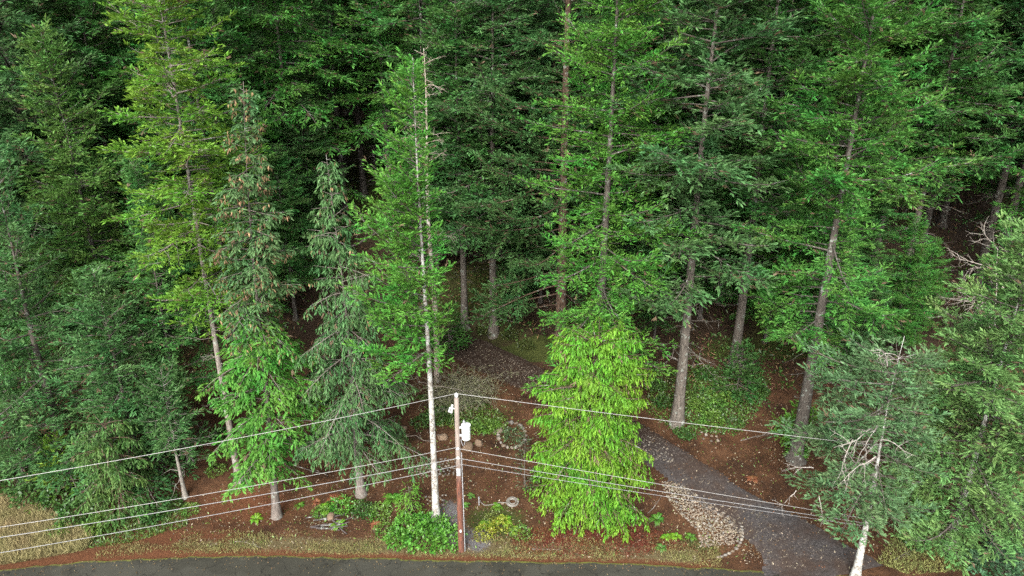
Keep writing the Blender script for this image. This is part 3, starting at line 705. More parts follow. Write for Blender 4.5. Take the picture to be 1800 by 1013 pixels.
Hs2 = z_at(440, gs[1])-gs[2]
r = np.random.default_rng(9); P = crooked(r, (0, 0, -.1), (-.1, 0, 1), Hs2, 9, .06)
v, f = tubes(P[None], (.09*(1-.85*np.linspace(0, 1, 9)))[None], 6); obj('trunk', mesh_np('trunk', v, f, M_DEAD, None, True), sap, None, (.22, .20, .17))
for k in range(11):
    i = 3+k % 6; sgn = -1 if k % 3 else 1
    v, f = bare_branch(r, P[i], (sgn*r.uniform(.6, 1), r.uniform(-.5, .3), r.uniform(-.1, .5)), r.uniform(2.0, 4.6), .035, 2, .02)
    obj('branch', mesh_np('branch', v, f, M_DEAD, None, True), sap, None, (.22, .19, .16))

# ------------------------------------------------------------------ utility pole and wires
M_POLE, nt, b, _ = mat_new('pole_wood')
tc = N(nt, 'ShaderNodeTexCoord'); mp = N(nt, 'ShaderNodeMapping'); mp.inputs['Scale'].default_value = (14, 14, 1.0)
nt.links.new(tc.outputs['Object'], mp.inputs[0]); gr = noise(nt, 2.0, 5, .65, mp.outputs[0])
sp = N(nt, 'ShaderNodeSeparateXYZ'); nt.links.new(tc.outputs['Object'], sp.inputs[0])
lowc = ramp(nt, gr, [(.34, (.018, .010, .008)), (.45, (.055, .020, .011)), (.60, (.12, .038, .018)), (.75, (.18, .075, .045))])
upc = ramp(nt, gr, [(.3, (.10, .078, .062)), (.6, (.19, .155, .13)), (.8, (.27, .235, .20))])
mr = N(nt, 'ShaderNodeMapRange'); mr.inputs[1].default_value = 5.4; mr.inputs[2].default_value = 6.8
adn = N(nt, 'ShaderNodeMath', operation='MULTIPLY_ADD'); adn.inputs[1].default_value = 2.0; nt.links.new(gr, adn.inputs[0]); nt.links.new(sp.outputs[2], adn.inputs[2])
nt.links.new(adn.outputs[0], mr.inputs[0])
nt.links.new(mixc(nt, mr.outputs[0], lowc, upc), b.inputs['Base Color']); b.inputs['Roughness'].default_value = .85; bump(nt, b, gr, .5, .02)
M_WHITE = simple_mat('white_enamel', (.40, .41, .40), .4, 0, .08, 6)
M_GREYM = simple_mat('grey_metal', (.28, .285, .29), .45, .3, .12, 10)
M_WIRE = simple_mat('aluminium_wire', (.23, .225, .215), .5, .2, .06, 3)
M_CABLE = simple_mat('grey_cable', (.17, .17, .17), .6, 0, .08, 3)
def cyl(bm, p0, p1, r0, r1, n=14):
    p0 = Vector(p0); p1 = Vector(p1); d = p1-p0
    q = d.to_track_quat('Z', 'Y').to_matrix().to_4x4(); q.translation = (p0+p1)/2
    bmesh.ops.create_cone(bm, cap_ends=True, segments=n, radius1=r0, radius2=r1, depth=d.length, matrix=q)
def box(bm, c, s, bev=.01):
    m = bmesh.ops.create_cube(bm, size=1.0); vs = m['verts']
    bmesh.ops.scale(bm, vec=s, verts=vs); bmesh.ops.translate(bm, vec=c, verts=vs)
    if bev: bmesh.ops.bevel(bm, geom=[e for e in bm.edges if e.verts[0] in vs], offset=bev, segments=1, affect='EDGES')
gp = hit(811, 968); HP = z_at(700, gp[1])-gp[2]
pole = empty('utility_pole', gp); tag(pole, 'wooden utility pole with white transformer, red-brown streaked lower half, at the roadside', 'utility pole')
zz = np.array([-1.0, -.02, .4, 2, 4, 6, 8, HP-.03, HP]); rad = np.interp(zz, [0, HP], [.165, .115]); rad[-1] = .06
v, f = tubes(np.stack([-.05*zz/HP*0, 0*zz, zz], -1)[None], rad[None], 20)
bm = bmesh.new()
sh = obj('shaft', mesh_np('shaft', v, f, M_POLE, None, True), pole)
bm = bmesh.new(); cyl(bm, (0, 0, HP-.01), (0, 0, HP+.02), .112, .10, 20); obj('cap', mesh_bm('cap', bm, M_POLE), pole)
def zp(v): return z_at(v, gp[1]) - gp[2]
bm = bmesh.new(); cyl(bm, (0, 0, HP), (0, 0, HP+.12), .03, .03); cyl(bm, (0, 0, HP+.1), (0, 0, HP+.2), .09, .10); cyl(bm, (0, 0, HP+.2), (0, 0, HP+.27), .075, .055); obj('insulator', mesh_bm('insulator', bm, M_WHITE, False), pole)
zc = zp(718)
bm = bmesh.new(); box(bm, (-.17, -.02, zc), (.16, .05, .06)); cyl(bm, (-.26, -.06, zc-.2), (-.2, -.06, zc+.22), .055, .055); cyl(bm, (-.40, -.08, zc-.14), (-.30, -.08, zc+.12), .03, .03); cyl(bm, (-.40, -.08, zc-.14), (-.26, -.06, zc-.2), .02, .02); obj('fuse_cutout', mesh_bm('fuse_cutout', bm, M_WHITE), pole)
zt_ = zp(757)
tr = None
bm = bmesh.new(); cyl(bm, (.43, -.10, zt_-.40), (.43, -.10, zt_+.36), .215, .215, 28); tr = obj('transformer', mesh_bm('transformer', bm, M_WHITE, False), pole)
bm = bmesh.new(); cyl(bm, (.43, -.10, zt_+.355), (.43, -.10, zt_+.40), .235, .235, 28); cyl(bm, (.43, -.10, zt_+.40), (.43, -.10, zt_+.46), .22, .10, 28); obj('lid', mesh_bm('lid', bm, M_WHITE), tr)
bm = bmesh.new(); cyl(bm, (.36, -.12, zt_+.42), (.34, -.12, zt_+.66), .045, .03, 10); cyl(bm, (.34, -.12, zt_+.5), (.34, -.12, zt_+.53), .07, .07, 10); cyl(bm, (.34, -.12, zt_+.58), (.34, -.12, zt_+.61), .06, .06, 10); obj('bushing', mesh_bm('bushing', bm, M_GREYM), tr)
bm = bmesh.new(); box(bm, (.17, -.04, zt_+.2), (.16, .07, .12)); box(bm, (.17, -.04, zt_-.25), (.16, .07, .12)); obj('bracket', mesh_bm('bracket', bm, M_GREYM), tr)
bm = bmesh.new()
for k in range(3): cyl(bm, (.33+.1*k, -.315, zt_+.1), (.33+.1*k, -.34, zt_+.1), .025, .02, 8)
obj('terminal', mesh_bm('terminal', bm, M_GREYM), tr)
bm = bmesh.new(); box(bm, (0, -.155, zp(827)), (.22, .10, .42), .02); obj('junction_box', mesh_bm('junction_box', bm, M_GREYM), pole)
for vv_ in (786, 802):
    bm = bmesh.new(); box(bm, (0, -.15, zp(vv_)), (.10, .09, .12)); cyl(bm, (-.07, -.18, zp(vv_)), (.07, -.18, zp(vv_)), .045, .045, 10); obj('clamp', mesh_bm('clamp', bm, M_WHITE), pole)
bm = bmesh.new(); cyl(bm, (.20, -.05, -.2), (.17, -.05, zp(795)), .022, .022, 8); obj('conduit', mesh_bm('conduit', bm, M_GREYM), pole)
bm = bmesh.new(); box(bm, (0.01, -.168, zp(930)), (.09, .02, .16), .004); obj('tag_plate', mesh_bm('tag_plate', bm, M_WHITE), pole)
a = np.linspace(0, 1, 10); PL = np.stack([.17+.22*a, -.12-.05*np.sin(a*3.1), zt_-.42-.35*np.sin(a*PI)-.02*a], -1)
v, f = tubes(PL[None], np.full((1, 10), .016), 6); obj('drop_loop', mesh_np('drop_loop', v, f, M_CABLE, None, True), pole)

def wire(label, p0, u1, v1, z1, rad, mat, ext, sagm=.25):
    t = (v1-506.5)/FPX; d = ray(u1, v1); s = (z1-CAMZ)/d[2]; p1 = np.array([0, 0, CAMZ])+d*s
    q = np.linspace(0, ext, 40)[:, None]; P = p0 + (p1-p0)*q
    P[:, 2] -= (4*sagm*q*(1-q))[:, 0]*.6
    v, f = tubes(P[None], np.full((1, 40), rad), 6)
    tag(obj('overhead_wire', mesh_np('overhead_wire', v, f, mat, None, True)), label, 'wire', 'wires strung from the utility pole')
pz = lambda v, dx=0, dy=-.18: gp + np.array([dx, dy, zp(v)])
top = gp + np.array([0, 0, HP+.25])
wire('topmost overhead wire running left from the pole tip', top, 0, 845, 8.6, .011, M_WIRE, 1.7)
wire('second overhead wire running left, below the topmost one', pz(783), 0, 927, 6.2, .0105, M_WIRE, 1.7)
wire('third overhead cable running left, above the thin lowest one', pz(802), 0, 945, 5.7, .014, M_CABLE, 1.7)
wire('lowest thin dark cable running left from the pole', pz(815), 0, 972, 5.2, .012, M_CABLE, 1.7)
def wire_to(label, p0, u1, v1, rad, mat):      # these runs end at the trunk of the roadside fir
    p1 = at(u1, v1, g18[1]+.15); q = np.linspace(0, 1, 40)[:, None]; P = p0+(p1-p0)*q; P[:, 2] -= (4*.06*q*(1-q))[:, 0]
    v, f = tubes(P[None], np.full((1, 40), rad), 6)
    tag(obj('overhead_wire', mesh_np('overhead_wire', v, f, mat, None, True)), label, 'wire', 'wires strung from the utility pole')
wire_to('topmost overhead wire running right from the pole tip', top, 1545, 784, .011, M_WIRE)
wire_to('second overhead wire running right across the bright cedar', pz(785), 1536, 914, .0105, M_WIRE)
wire_to('third overhead cable running right, close under the second wire', pz(802), 1536, 922, .012, M_CABLE)
wire_to('lowest thin cable running right across the bright cedar', pz(812), 1536, 927, .009, M_CABLE)

# ------------------------------------------------------------------ stones
rs = random.Random(3)
def stone_mesh(sd, sx, sy, sz):
    r = random.Random(sd); bm = bmesh.new()
    for k in range(17):
        z = 1-2*(k+.5)/17; a = k*2.4+r.uniform(-.3, .3); q = math.sqrt(1-z*z); w = r.uniform(.85, 1.1)
        bm.verts.new((q*math.cos(a)*sx*w, q*math.sin(a)*sy*w, z*sz*w))
    res = bmesh.ops.convex_hull(bm, input=bm.verts)
    junk = [e for e in res['geom_interior'] if isinstance(e, bmesh.types.BMVert)]
    if junk: bmesh.ops.delete(bm, geom=junk, context='VERTS')
    return mesh_bm('stone', bm, M_STONE, True)
STONES = [stone_mesh(k, 1, rs.uniform(.65, .95), rs.uniform(.5, .75)) for k in range(8)]
def put_stone(parent, p, size, name='stone', flatz=1.0):
    o = obj(name, rs.choice(STONES), parent)
    o.location = (p[0]-parent.location[0], p[1]-parent.location[1], p[2]-parent.location[2]+size*rs.uniform(-.12, .15))
    o.rotation_euler = (rs.uniform(-.3, .3), rs.uniform(-.3, .3), rs.uniform(0, 6.28)); s = size
    o.scale = (s, s*rs.uniform(.75, 1.05), s*rs.uniform(.7, 1.0)*flatz)
    return o
def stone_bed(name, label, poly, n, smin, smax, seed, gap=.8):
    pts = scatter(poly, n*6, seed); c = pts.mean(0); e = empty(name, c); tag(e, label, 'rocks')
    acc = []
    for p in pts:
        s = rs.uniform(smin, smax)*(1.25 if rs.random() < .12 else 1)
        if all((p[0]-q[0])**2+(p[1]-q[1])**2 > (gap*(s+q[2]))**2 for q in acc):
            acc.append((p[0], p[1], s)); put_stone(e, p, s)
            if len(acc) >= n: break
    return e
stone_bed('cobble_bed', 'bed of pale rounded cobbles spilling along the gravel driveway corner', [(1163,846),(1200,852),(1243,884),(1292,914),(1305,938),(1294,956),(1232,962),(1226,932),(1196,905),(1172,876)], 290, .05, .14, 1, .66)
COBBLE = bpy.data.objects['cobble_bed']
stone_bed('rubble_bed', 'patch of small cream stones on the bank left of the utility pole', [(722,822),(760,808),(806,806),(806,834),(765,838),(728,838)], 140, .06, .12, 2, .75)
stone_bed('rubble_row', 'cluster of pale stones around the foot of the slim pale trunk', [(745,872),(785,868),(787,888),(750,890)], 16, .08, .14, 3, .9)
stone_bed('stone_strip', 'strip of grey angular stones beside the driveway right of the bright cedar', [(1128,765),(1150,770),(1186,805),(1180,815),(1150,806),(1125,785)], 110, .06, .11, 4, .75)
stone_bed('bank_stones', 'few pale stones on the leafy bank under the thick furrowed trunk', [(1232,755),(1262,755),(1262,775),(1235,775)], 12, .10, .16, 5, 1.0)
ed = empty('stone_edging', hit(1303, 955)); tag(ed, 'curved row of pale edging stones at the driveway corner', 'edging')
EP = [(1262,981),(1274,977),(1285,971),(1295,964),(1301,956),(1304,947),(1305,938),(1304,929),(1300,921)]
pe = np.array([hit(*p) for p in EP]); al = np.concatenate([[0], np.cumsum(np.linalg.norm(np.diff(pe, axis=0), axis=1))])
for s in np.arange(0, al[-1], .24):
    p = np.array([np.interp(s, al, pe[:, k]) for k in range(3)]); p[2] = gz(p[0], p[1]); put_stone(ed, p, .15)
gr_ = hit(900, 767); ring = empty('stone_ring_planter', gr_); tag(ring, 'ring of pale stones round a low plant on the brown slope', 'planter')
for k in range(20):
    a = k/20*2*PI; x = gr_[0]+.86*math.cos(a); y = gr_[1]+1.0*math.sin(a); put_stone(ring, (x, y, gz(x, y)), rs.uniform(.15, .22))
big = obj('stone', STONES[2], ring, (-.85, .35, .15)); big.scale = (.42, .34, .34)
def boulder(u, v, s, label, sd):
    bm = bmesh.new(); bmesh.ops.create_icosphere(bm, subdivisions=3, radius=1); r = np.random.default_rng(sd)
    pl = [(norm(r.normal(0, 1, 3)), r.uniform(.62, .85)) for _ in range(9)]
    for vv in bm.verts:
        p = np.array(vv.co)
        for n_, d in pl:
            q = p@n_-d
            if q > 0: p = p-n_*q
        vv.co = p
    g = hit(u, v); o = obj('boulder', mesh_bm('boulder', bm, M_BOULDER, False), None, (g[0], g[1], g[2]+s*.25)); o.scale = (s, s*.8, s*.75); o.rotation_euler = (0, 0, sd)
    tag(o, label, 'boulder')
boulder(822, 790, .42, 'brown boulder right behind the pole below the transformer', 1)
boulder(842, 781, .34, 'smaller tan boulder right of the boulder below the transformer', 2)
boulder(778, 772, .36, 'brown boulder left of the pole beside the slim pale trunk', 3)
boulder(710, 755, .28, 'small boulder at the foot of the shaded bank left of the pole', 4)
boulder(583, 912, .34, 'grey rock among the dead wood near the left verge', 5)

# ------------------------------------------------------------------ hose coil and standpipe
M_HOSE = simple_mat('pale_hose', (.13, .122, .105), .6, 0, .1, 6)
gh = hit(901, 884); hs_ = empty('garden_hose', gh); tag(hs_, 'pale hose coiled on the bare soil below the small sapling', 'hose')
a = np.linspace(0, 2*PI*6, 160); rr_ = .27+.09*np.sin(a*.37)
PX = rr_*np.cos(a); PY = rr_*np.sin(a)*.95; slope = (gz(gh[0], gh[1]+.4)-gz(gh[0], gh[1]-.4))/.8
PZ = .04+.012*a/6+slope*PY
v, f = tubes(np.stack([PX, PY, PZ], -1)[None], np.full((1, 160), .022), 6); obj('coil', mesh_np('coil', v, f, M_HOSE, None, True), hs_)
tp = [hit(*p) for p in [(894,886),(880,884),(866,888),(852,890),(846,886),(843,880)]]; tp = np.array(tp)
q = np.linspace(0, len(tp)-1, 50); TP = np.stack([np.interp(q, np.arange(len(tp)), tp[:, k]) for k in range(3)], -1); TP[:, 2] = ground_z(TP[:, 0], TP[:, 1])+.03
v, f = tubes((TP-gh)[None], np.full((1, 50), .022), 6); obj('tail', mesh_np('tail', v, f, M_HOSE, None, True), hs_)
gs_ = hit(842, 888); bm = bmesh.new(); cyl(bm, (0, 0, -.1), (0, 0, .5), .03, .03, 10); cyl(bm, (0, 0, .42), (0, -.14, .40), .022, .022, 8); cyl(bm, (0, 0, .5), (0, 0, .54), .055, .055, 10)
o = obj('standpipe', mesh_bm('standpipe', bm, M_GREYM), None, tuple(gs_)); tag(o, 'short grey standpipe at the end of the pale hose', 'standpipe')

# ------------------------------------------------------------------ shrubs, ferns, saplings
def shrub_mesh(seed, n, rad, h, kl, kw, mat, stems=14, up=.5):
    r = np.random.default_rng(seed)
    d = norm(r.normal(0, 1, (n, 3))); d[:, 2] = np.abs(d[:, 2])
    q = r.uniform(.45, 1, n)**.6; lump = 1+.25*np.sin(d[:, 0]*5+seed)*np.cos(d[:, 1]*4+seed)
    P = d*np.array([rad, rad, h])*(q*lump)[:, None]
    D = norm(d*np.array([1, 1, .3]) + r.normal(0, .7, (n, 3)) + np.array([0, 0, up*.3])); Wd = norm(np.cross(D, np.array([0, 0, 1.0])+r.normal(0, .5, (n, 3))))
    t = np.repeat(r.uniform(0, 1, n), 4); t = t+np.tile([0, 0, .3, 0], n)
    v, f = kites(P, D, Wd, kl*r.uniform(.6, 1.3, n), kw*r.uniform(.7, 1.3, n), .12, .5)
    me1 = mesh_np('leaves', v, f, mat, {'tone': t})
    e = norm(r.normal(0, 1, (stems, 3))); e[:, 2] = np.abs(e[:, 2])+.3; e = norm(e)*np.array([rad, rad, h])*.8
    SPn = np.stack([0*e, e*.5+np.array([0, 0, .05]), e], 1); SPn[:, 0, 2] = -.08
    v, f = tubes(SPn, np.tile(np.array([[.012, .009, .004]]), (stems, 1)), 4)
    return me1, mesh_np('stems', v, f, M_BARK, None, True)
SHR = [shrub_mesh(40+k, 700, 1.0, .65, .17, .11, M_BROAD) for k in range(3)]
SHR_S = [shrub_mesh(50+k, 420, 1.0, .7, .20, .10, M_BROAD) for k in range(2)]
def shrub(u, v, s, label, tint, lib=SHR, group='leafy shrubs on the bank', cat='shrub', name='leafy_shrub'):
    g = hit(u, v); e = empty(name, g, rs.uniform(0, 6.28), s); tag(e, label, cat, group)
    a, b_ = rs.choice(lib); obj('leaves', a, e, None, tint); obj('stems', b_, e, None, (.09, .06, .04))
SAL = (.055, .165, .020); SAL2 = (.07, .14, .022); SALD = (.035, .085, .018); YEL = (.16, .18, .02)
for u, v, s, tint, label in [(782,950,1.05,SAL,'bright leafy shrub hugging the left side of the pole foot'), (745,948,1.15,SAL,'bright leafy shrub in front of the slim pale trunk'), (720,925,.95,SAL,'leafy shrub left of the slim pale trunk'),
      (702,950,.8,SAL,'low leafy shrub near the verge, left of the bright shrubs'), (762,925,.9,SAL,'leafy shrub right at the foot of the slim pale trunk'), (668,905,.75,SAL2,'leafy shrub right of the weeping spruce trunk'), (640,900,.7,SALD,'dark leafy shrub under the weeping spruce'),
      (600,895,.8,SAL,'bright leafy shrub below and left of the weeping spruce trunk'), (565,905,.55,SAL2,'small leafy shrub beside the grey rock'), (675,935,.6,SAL2,'small low shrub between dry twigs near the verge'),
      (1230,715,.8,SAL2,'leafy shrub right beside the thick furrowed trunk'), (1265,705,.9,SAL2,'yellowish leafy shrub in the middle of the right bank'), (1300,700,.8,SALD,'dark leafy shrub at the right end of the right bank'), (1250,740,.8,SAL2,'leafy shrub low on the right bank above pale stones'), (1165,710,.8,SALD,'dark shrub left of the thick furrowed trunk'), (1335,690,.7,SALD,'dark shrub under the low bough on the right bank'), (1205,765,.7,SALD,'dark shrub under the thick furrowed trunk'), (1290,745,.6,SALD,'small dark shrub above the bare soil terrace'),
      (1150,680,.8,SALD,'shaded shrub behind the top right of the bright cedar'), (1240,660,.9,SALD,'shaded shrub above the right bank'),
      (60,868,1.3,SALD,'dark shrub at the left edge above the dry grass'), (20,850,1.4,SALD,'big dark shrub cut by the left edge'), (100,880,1.1,SALD,'dark shrub bordering the top of the dry grass'), (135,905,1.2,SALD,'dark shrub between the dry grass and the young cedar'), (180,925,.9,SAL2,'leafy shrub at the edge of the dry grass bank'), (270,905,1.0,SALD,'dark shrub under the young cedar'), (300,890,.8,SALD,'dark shrub beside the thin pole-like fir'), (110,935,.7,SAL2,'small shrub in the dry grass by the lower left'), (335,900,.55,SAL2,'small shrub right of the thin pole-like fir'),
      (745,745,.8,SALD,'dark shrub left of the arching broom'), (775,735,.9,SALD,'dark shrub under the arching broom'), (860,752,.8,SAL2,'leafy shrub at the foot of the arching broom'), (830,755,.7,SAL2,'leafy shrub behind the transformer'),
      (395,770,.9,SALD,'dark shrub behind the pale leaning trunk at lower left'), (380,830,.6,SAL2,'small shrub left of the bright spruce skirt'),
      (1740,1000,1.3,(.05,.12,.05),'bushy young growth in the bottom right corner'), (1610,955,.8,SALD,'dark shrub between the whitish trunk and the olive fir'), (1690,985,.9,SALD,'dark shrub at the foot of the olive roadside fir'), (1400,800,.7,(.06,.15,.02),'bright low shrub at the foot of the grey trunk behind the roadside fir'),
      (900,592,.8,(.055,.075,.02),'mossy shrub hanging over the upper driveway bank'), (855,585,.8,(.055,.075,.02),'mossy shrub above the upper driveway bend'), (925,610,.7,(.055,.075,.02),'mossy shrub left of the bright cedar top'),
      (850,940,.6,YEL,'yellow mossy shrub right of the pole foot'), (880,925,.65,YEL,'yellow-green shrub among ferns right of the pole'), (915,940,.6,SAL2,'low shrub between the ferns and the bright cedar'), (865,915,.5,(.10,.13,.03),'grey-green low shrub behind the yellow shrubs')]:
    shrub(u, v, s, label, tint, SHR if s > .65 else SHR_S)
shrub(900, 768, .8, 'low green plant inside the stone ring', (.05, .085, .035), SHR_S, None, 'plant', 'ring_plant')
# ferns
def fern_mesh(seed, nf=15):
    r = np.random.default_rng(seed); Ps, Ds, Ws, Ls, Bs, Ts = [], [], [], [], [], []
    Z = np.array([0, 0, 1.0])
    for k in range(nf):
        a = k*2.4+r.uniform(-.3, .3); L = r.uniform(.6, 1.0); s = np.linspace(.12, 1, 15)
        h = np.array([math.cos(a), math.sin(a), 0]); e = r.uniform(.8, 1.2)
        C = h*(L*s*.85)[:, None] + Z*(L*(e*s-e*.95*s*s))[:, None]; T = norm(np.gradient(C, axis=0)); S = np.cross(Z, h)
        for sg in (-1, 1):
            Ps.append(C); Ds.append(norm(S*sg+T*.35-Z*.15)); Ws.append(T); Ls.append(.20*L*np.sin(np.clip(s*1.05, 0, 1)*PI*.93+.15)+.02); Bs.append(np.full(15, .055)); Ts.append(np.full(15*4, r.uniform(.3, .9)))
    v, f = kites(np.concatenate(Ps), np.concatenate(Ds), np.concatenate(Ws), np.concatenate(Ls), np.concatenate(Bs), .1, .35)
    return mesh_np('fronds', v, f, M_BROAD, {'tone': np.concatenate(Ts)})
FERN = [fern_mesh(60+k) for k in range(3)]
for u, v, s, tint, label in [(886,918,.8,(.12,.24,.02),'bright sword fern in the middle of the patch right of the pole'), (856,925,.7,(.09,.20,.02),'sword fern just right of the pole foot'), (875,893,.6,(.08,.18,.02),'small fern below the hose'), (905,935,.55,(.14,.24,.02),'small yellow fern below the bright sword fern'),
      (1172,946,.55,(.10,.24,.02),'left one of two small ferns below the cobble bed'), (1188,944,.5,(.11,.25,.02),'right one of two small ferns below the cobble bed'), (1155,915,.8,(.05,.15,.02),'green fern right of the bright cedar foot'), (1214,945,.5,(.06,.16,.02),'small fern touching the cobble bed'), (1162,965,.5,(.06,.15,.03),'pale weed near the verge below the two ferns'),
      (450,915,.7,(.11,.24,.02),'lone fern left of the cone-laden spruce trunk'), (570,898,.8,(.09,.22,.02),'bright fern by the dead wood near the left verge'), (596,925,.7,(.09,.22,.02),'fern right of the grey rock'), (690,880,.9,(.06,.17,.02),'fern below the weeping spruce skirt'), (528,890,.5,(.07,.16,.02),'small fern right of the cone-laden spruce trunk'),
      (855,757,.9,(.06,.15,.02),'fern at the bank foot behind the transformer'), (868,750,.8,(.06,.16,.02),'fern left of the stone ring'), (745,700,.8,(.05,.12,.02),'shaded fern right of the slim pale trunk'), (400,800,.7,(.05,.13,.02),'shaded fern near the pale leaning trunk'), (817,890,.5,(.07,.17,.03),'small fern behind the pole'), (828,873,.45,(.07,.16,.03),'tiny fern beside the conduit'),
      (1265,690,.8,(.06,.15,.02),'fern high on the right bank'), (1232,745,.7,(.06,.14,.02),'fern beside the thick furrowed trunk foot')]:
    g = hit(u, v); e = empty('fern', g, rs.uniform(0, 6.28), s*.95); tag(e, label, 'fern', 'ferns on the bank'); obj('fronds', rs.choice(FERN), e, None, tint)
# young conifers
def sapling(u, v, H, label, tint, seed, mat=M_LEAF, R=.9, name='young_fir', **kw):
    g = hit(u, v); a = dict(nb=36, prof=(.9, .3, .8), veil=0, r0=.04, dead=0, d2=7, d3=10, K=3, kl=.16, kw=.06, drop=.05, wob=.02); a.update(kw)
    c = conifer(seed, H, R, .06, **a)
    add_tree(name, g, trunk_mesh(c, 'trunk'), crown_mesh(c, 'crown', mat), tint, BARK_GREY, label, 'young tree')
sapling(922, 852, 3.4, 'sparse spindly sapling between the stone ring and the hose', (.045, .07, .035), 81, R=.9, nb=26, drop=.3)
sapling(722, 905, 1.9, 'young bright hemlock below the rubble patch', (.07, .18, .02), 82, R=.8, weep=.6, droop=.6)
sapling(45, 845, 6.5, 'dark bushy young fir above the dry grass at the left edge', BLUE, 89, M_LEAF_B, R=3.0, nb=60, kl=.24, kw=.08, r0=.1)
sapling(118, 862, 3.6, 'yellow-green young hemlock above the dry grass', (.085, .17, .018), 83, R=1.9, flat=.85, kl=.24, kw=.1)
sapling(1625, 920, 3.4, 'yellow-green young hemlock beside the olive roadside fir', (.085, .17, .018), 84, R=1.5, flat=.85, kl=.24, kw=.1)
sapling(1400, 790, 3.0, 'bright young fir at the edge of the bare terrace', (.06, .16, .02), 85, R=1.6, flat=.8, kl=.24, kw=.1)
sapling(1295, 690, 3.6, 'dark young fir with wide low boughs on the right bank', (.035, .10, .022), 86, R=2.3, flat=.85, kl=.26, kw=.1, d2=5, nb=40)
sapling(790, 612, 3.2, 'young fir at the upper driveway bend', (.04, .11, .02), 87, R=2.0, flat=.85, kl=.24, kw=.1)
sapling(1760, 1010, 4.2, 'young grey-green fir in the bottom right corner', (.05, .11, .055), 88, M_LEAF_B, R=2.0, kl=.22, kw=.09)

# arching grey-green broom above the pole
r = np.random.default_rng(31)
gb = hit(812, 700); br_ = empty('broom_shrub', gb); tag(br_, 'straggly grey-green broom arching over the slope above the transformer', 'shrub')
n = 420; a = r.uniform(0, 6.28, n); L = r.uniform(1.2, 2.9, n); s = np.linspace(0, 1, 7)
o0 = np.stack([r.normal(0, .9, n), r.normal(0, .5, n), 0*a], -1); o0[:, 2] = ground_z(gb[0]+o0[:, 0], gb[1]+o0[:, 1])-gb[2]-.05
h = np.stack([np.cos(a), np.sin(a)*.8-.2, 0*a], -1)
P = o0[:, None] + h[:, None]*(L[:, None]*.75*s**1.2)[..., None]; P[:, :, 2] += L[:, None]*(1.25*s-1.0*s**2*r.uniform(.5, 1.3, n)[:, None]); P += r.normal(0, .03, P.shape)
v, f = tubes(P, np.tile(.013*(1-.75*s), (n, 1)), 3); obj('stems', mesh_np('stems', v, f, M_DEAD, None, True), br_, None, (.17, .16, .10))
k = np.repeat(np.arange(n), 10); si = r.integers(2, 7, len(k)); PP = P[k, si]; D = norm(h[k]*.6+r.normal(0, .6, (len(k), 3)))
v, f = kites(PP, D, norm(np.cross(D, r.normal(0, 1, D.shape))), r.uniform(.15, .35, len(k)), r.uniform(.015, .035, len(k)))
obj('twigs', mesh_np('twigs', v, f, M_DRY, {'tone': np.repeat(r.uniform(0, 1, len(k)), 4)}), br_, None, (.12, .125, .065))

# dead brown fern / bracken tufts, log
def bracken(u, v, s, label):
    g = hit(u, v); e = empty('dead_bracken', g, rs.uniform(0, 6.28), s); tag(e, label, 'dead fern', 'dead bracken'); obj('fronds', rs.choice(FERN), e, None, (.19, .085, .038))
for u, v, s, l in [(590,880,.8,'orange dead bracken above the bright shrub near the left verge'), (612,886,.6,'orange dead bracken left of the weeping spruce trunk'), (662,925,.6,'orange dead bracken among shrubs left of the pole'), (558,884,.5,'dead bracken beside the cone-laden spruce'), (1322,845,.6,'dead bracken beside the driveway at right'), (1285,705,.6,'dead bracken on the right bank')]: bracken(u, v, s, l)
gl = hit(565, 925); lg = empty('dead_branch_pile', gl); tag(lg, 'heap of dark dead branches near the left verge', 'branches')
for k in range(12):
    P = crooked(r, (r.uniform(-1.2, .6), r.uniform(-.4, .6), .08+.05*(k % 3)), (1, r.normal(0, .35), .0), r.uniform(.8, 1.8), 6, .08)
    P[:, 2] = ground_z(P[:, 0]+gl[0], P[:, 1]+gl[1])-gl[2]+.05+.05*(k % 3)
    v, f = tubes(P[None], (r.uniform(.02, .06)*(1-.4*np.linspace(0, 1, 6)))[None], 6); obj('branch', mesh_np('branch', v, f, M_BARK, None, True), lg, None, (.06, .05, .047))

def stick(u, v, a, L, rad, label, seed, col=(.10, .085, .07)):
    r = np.random.default_rng(seed); g = hit(u, v); P = crooked(r, (-L/2*math.cos(a), -L/2*math.sin(a), 0), (math.cos(a), math.sin(a), 0), L, 9, .10)
    P[:, 2] = ground_z(P[:, 0]+g[0], P[:, 1]+g[1])-g[2]+rad*.8
    parts = [tubes(P[None], (rad*(1-.6*np.linspace(0, 1, 9)))[None], 7)]
    for k in range(5):
        i = r.integers(2, 8); parts.append(tubes(crooked(r, P[i], (math.cos(a)*.5+r.normal(0, .5), math.sin(a)*.5+r.normal(0, .5), .3), L*.25, 5, .2)[None], (rad*.4*(1-.7*np.linspace(0, 1, 5)))[None], 4))
    v_, f_ = join(parts); o = obj('fallen_branch', mesh_np('fallen_branch', v_, f_, M_DEAD, None, True), None, tuple(g), col); tag(o, label, 'branch', 'fallen branches')
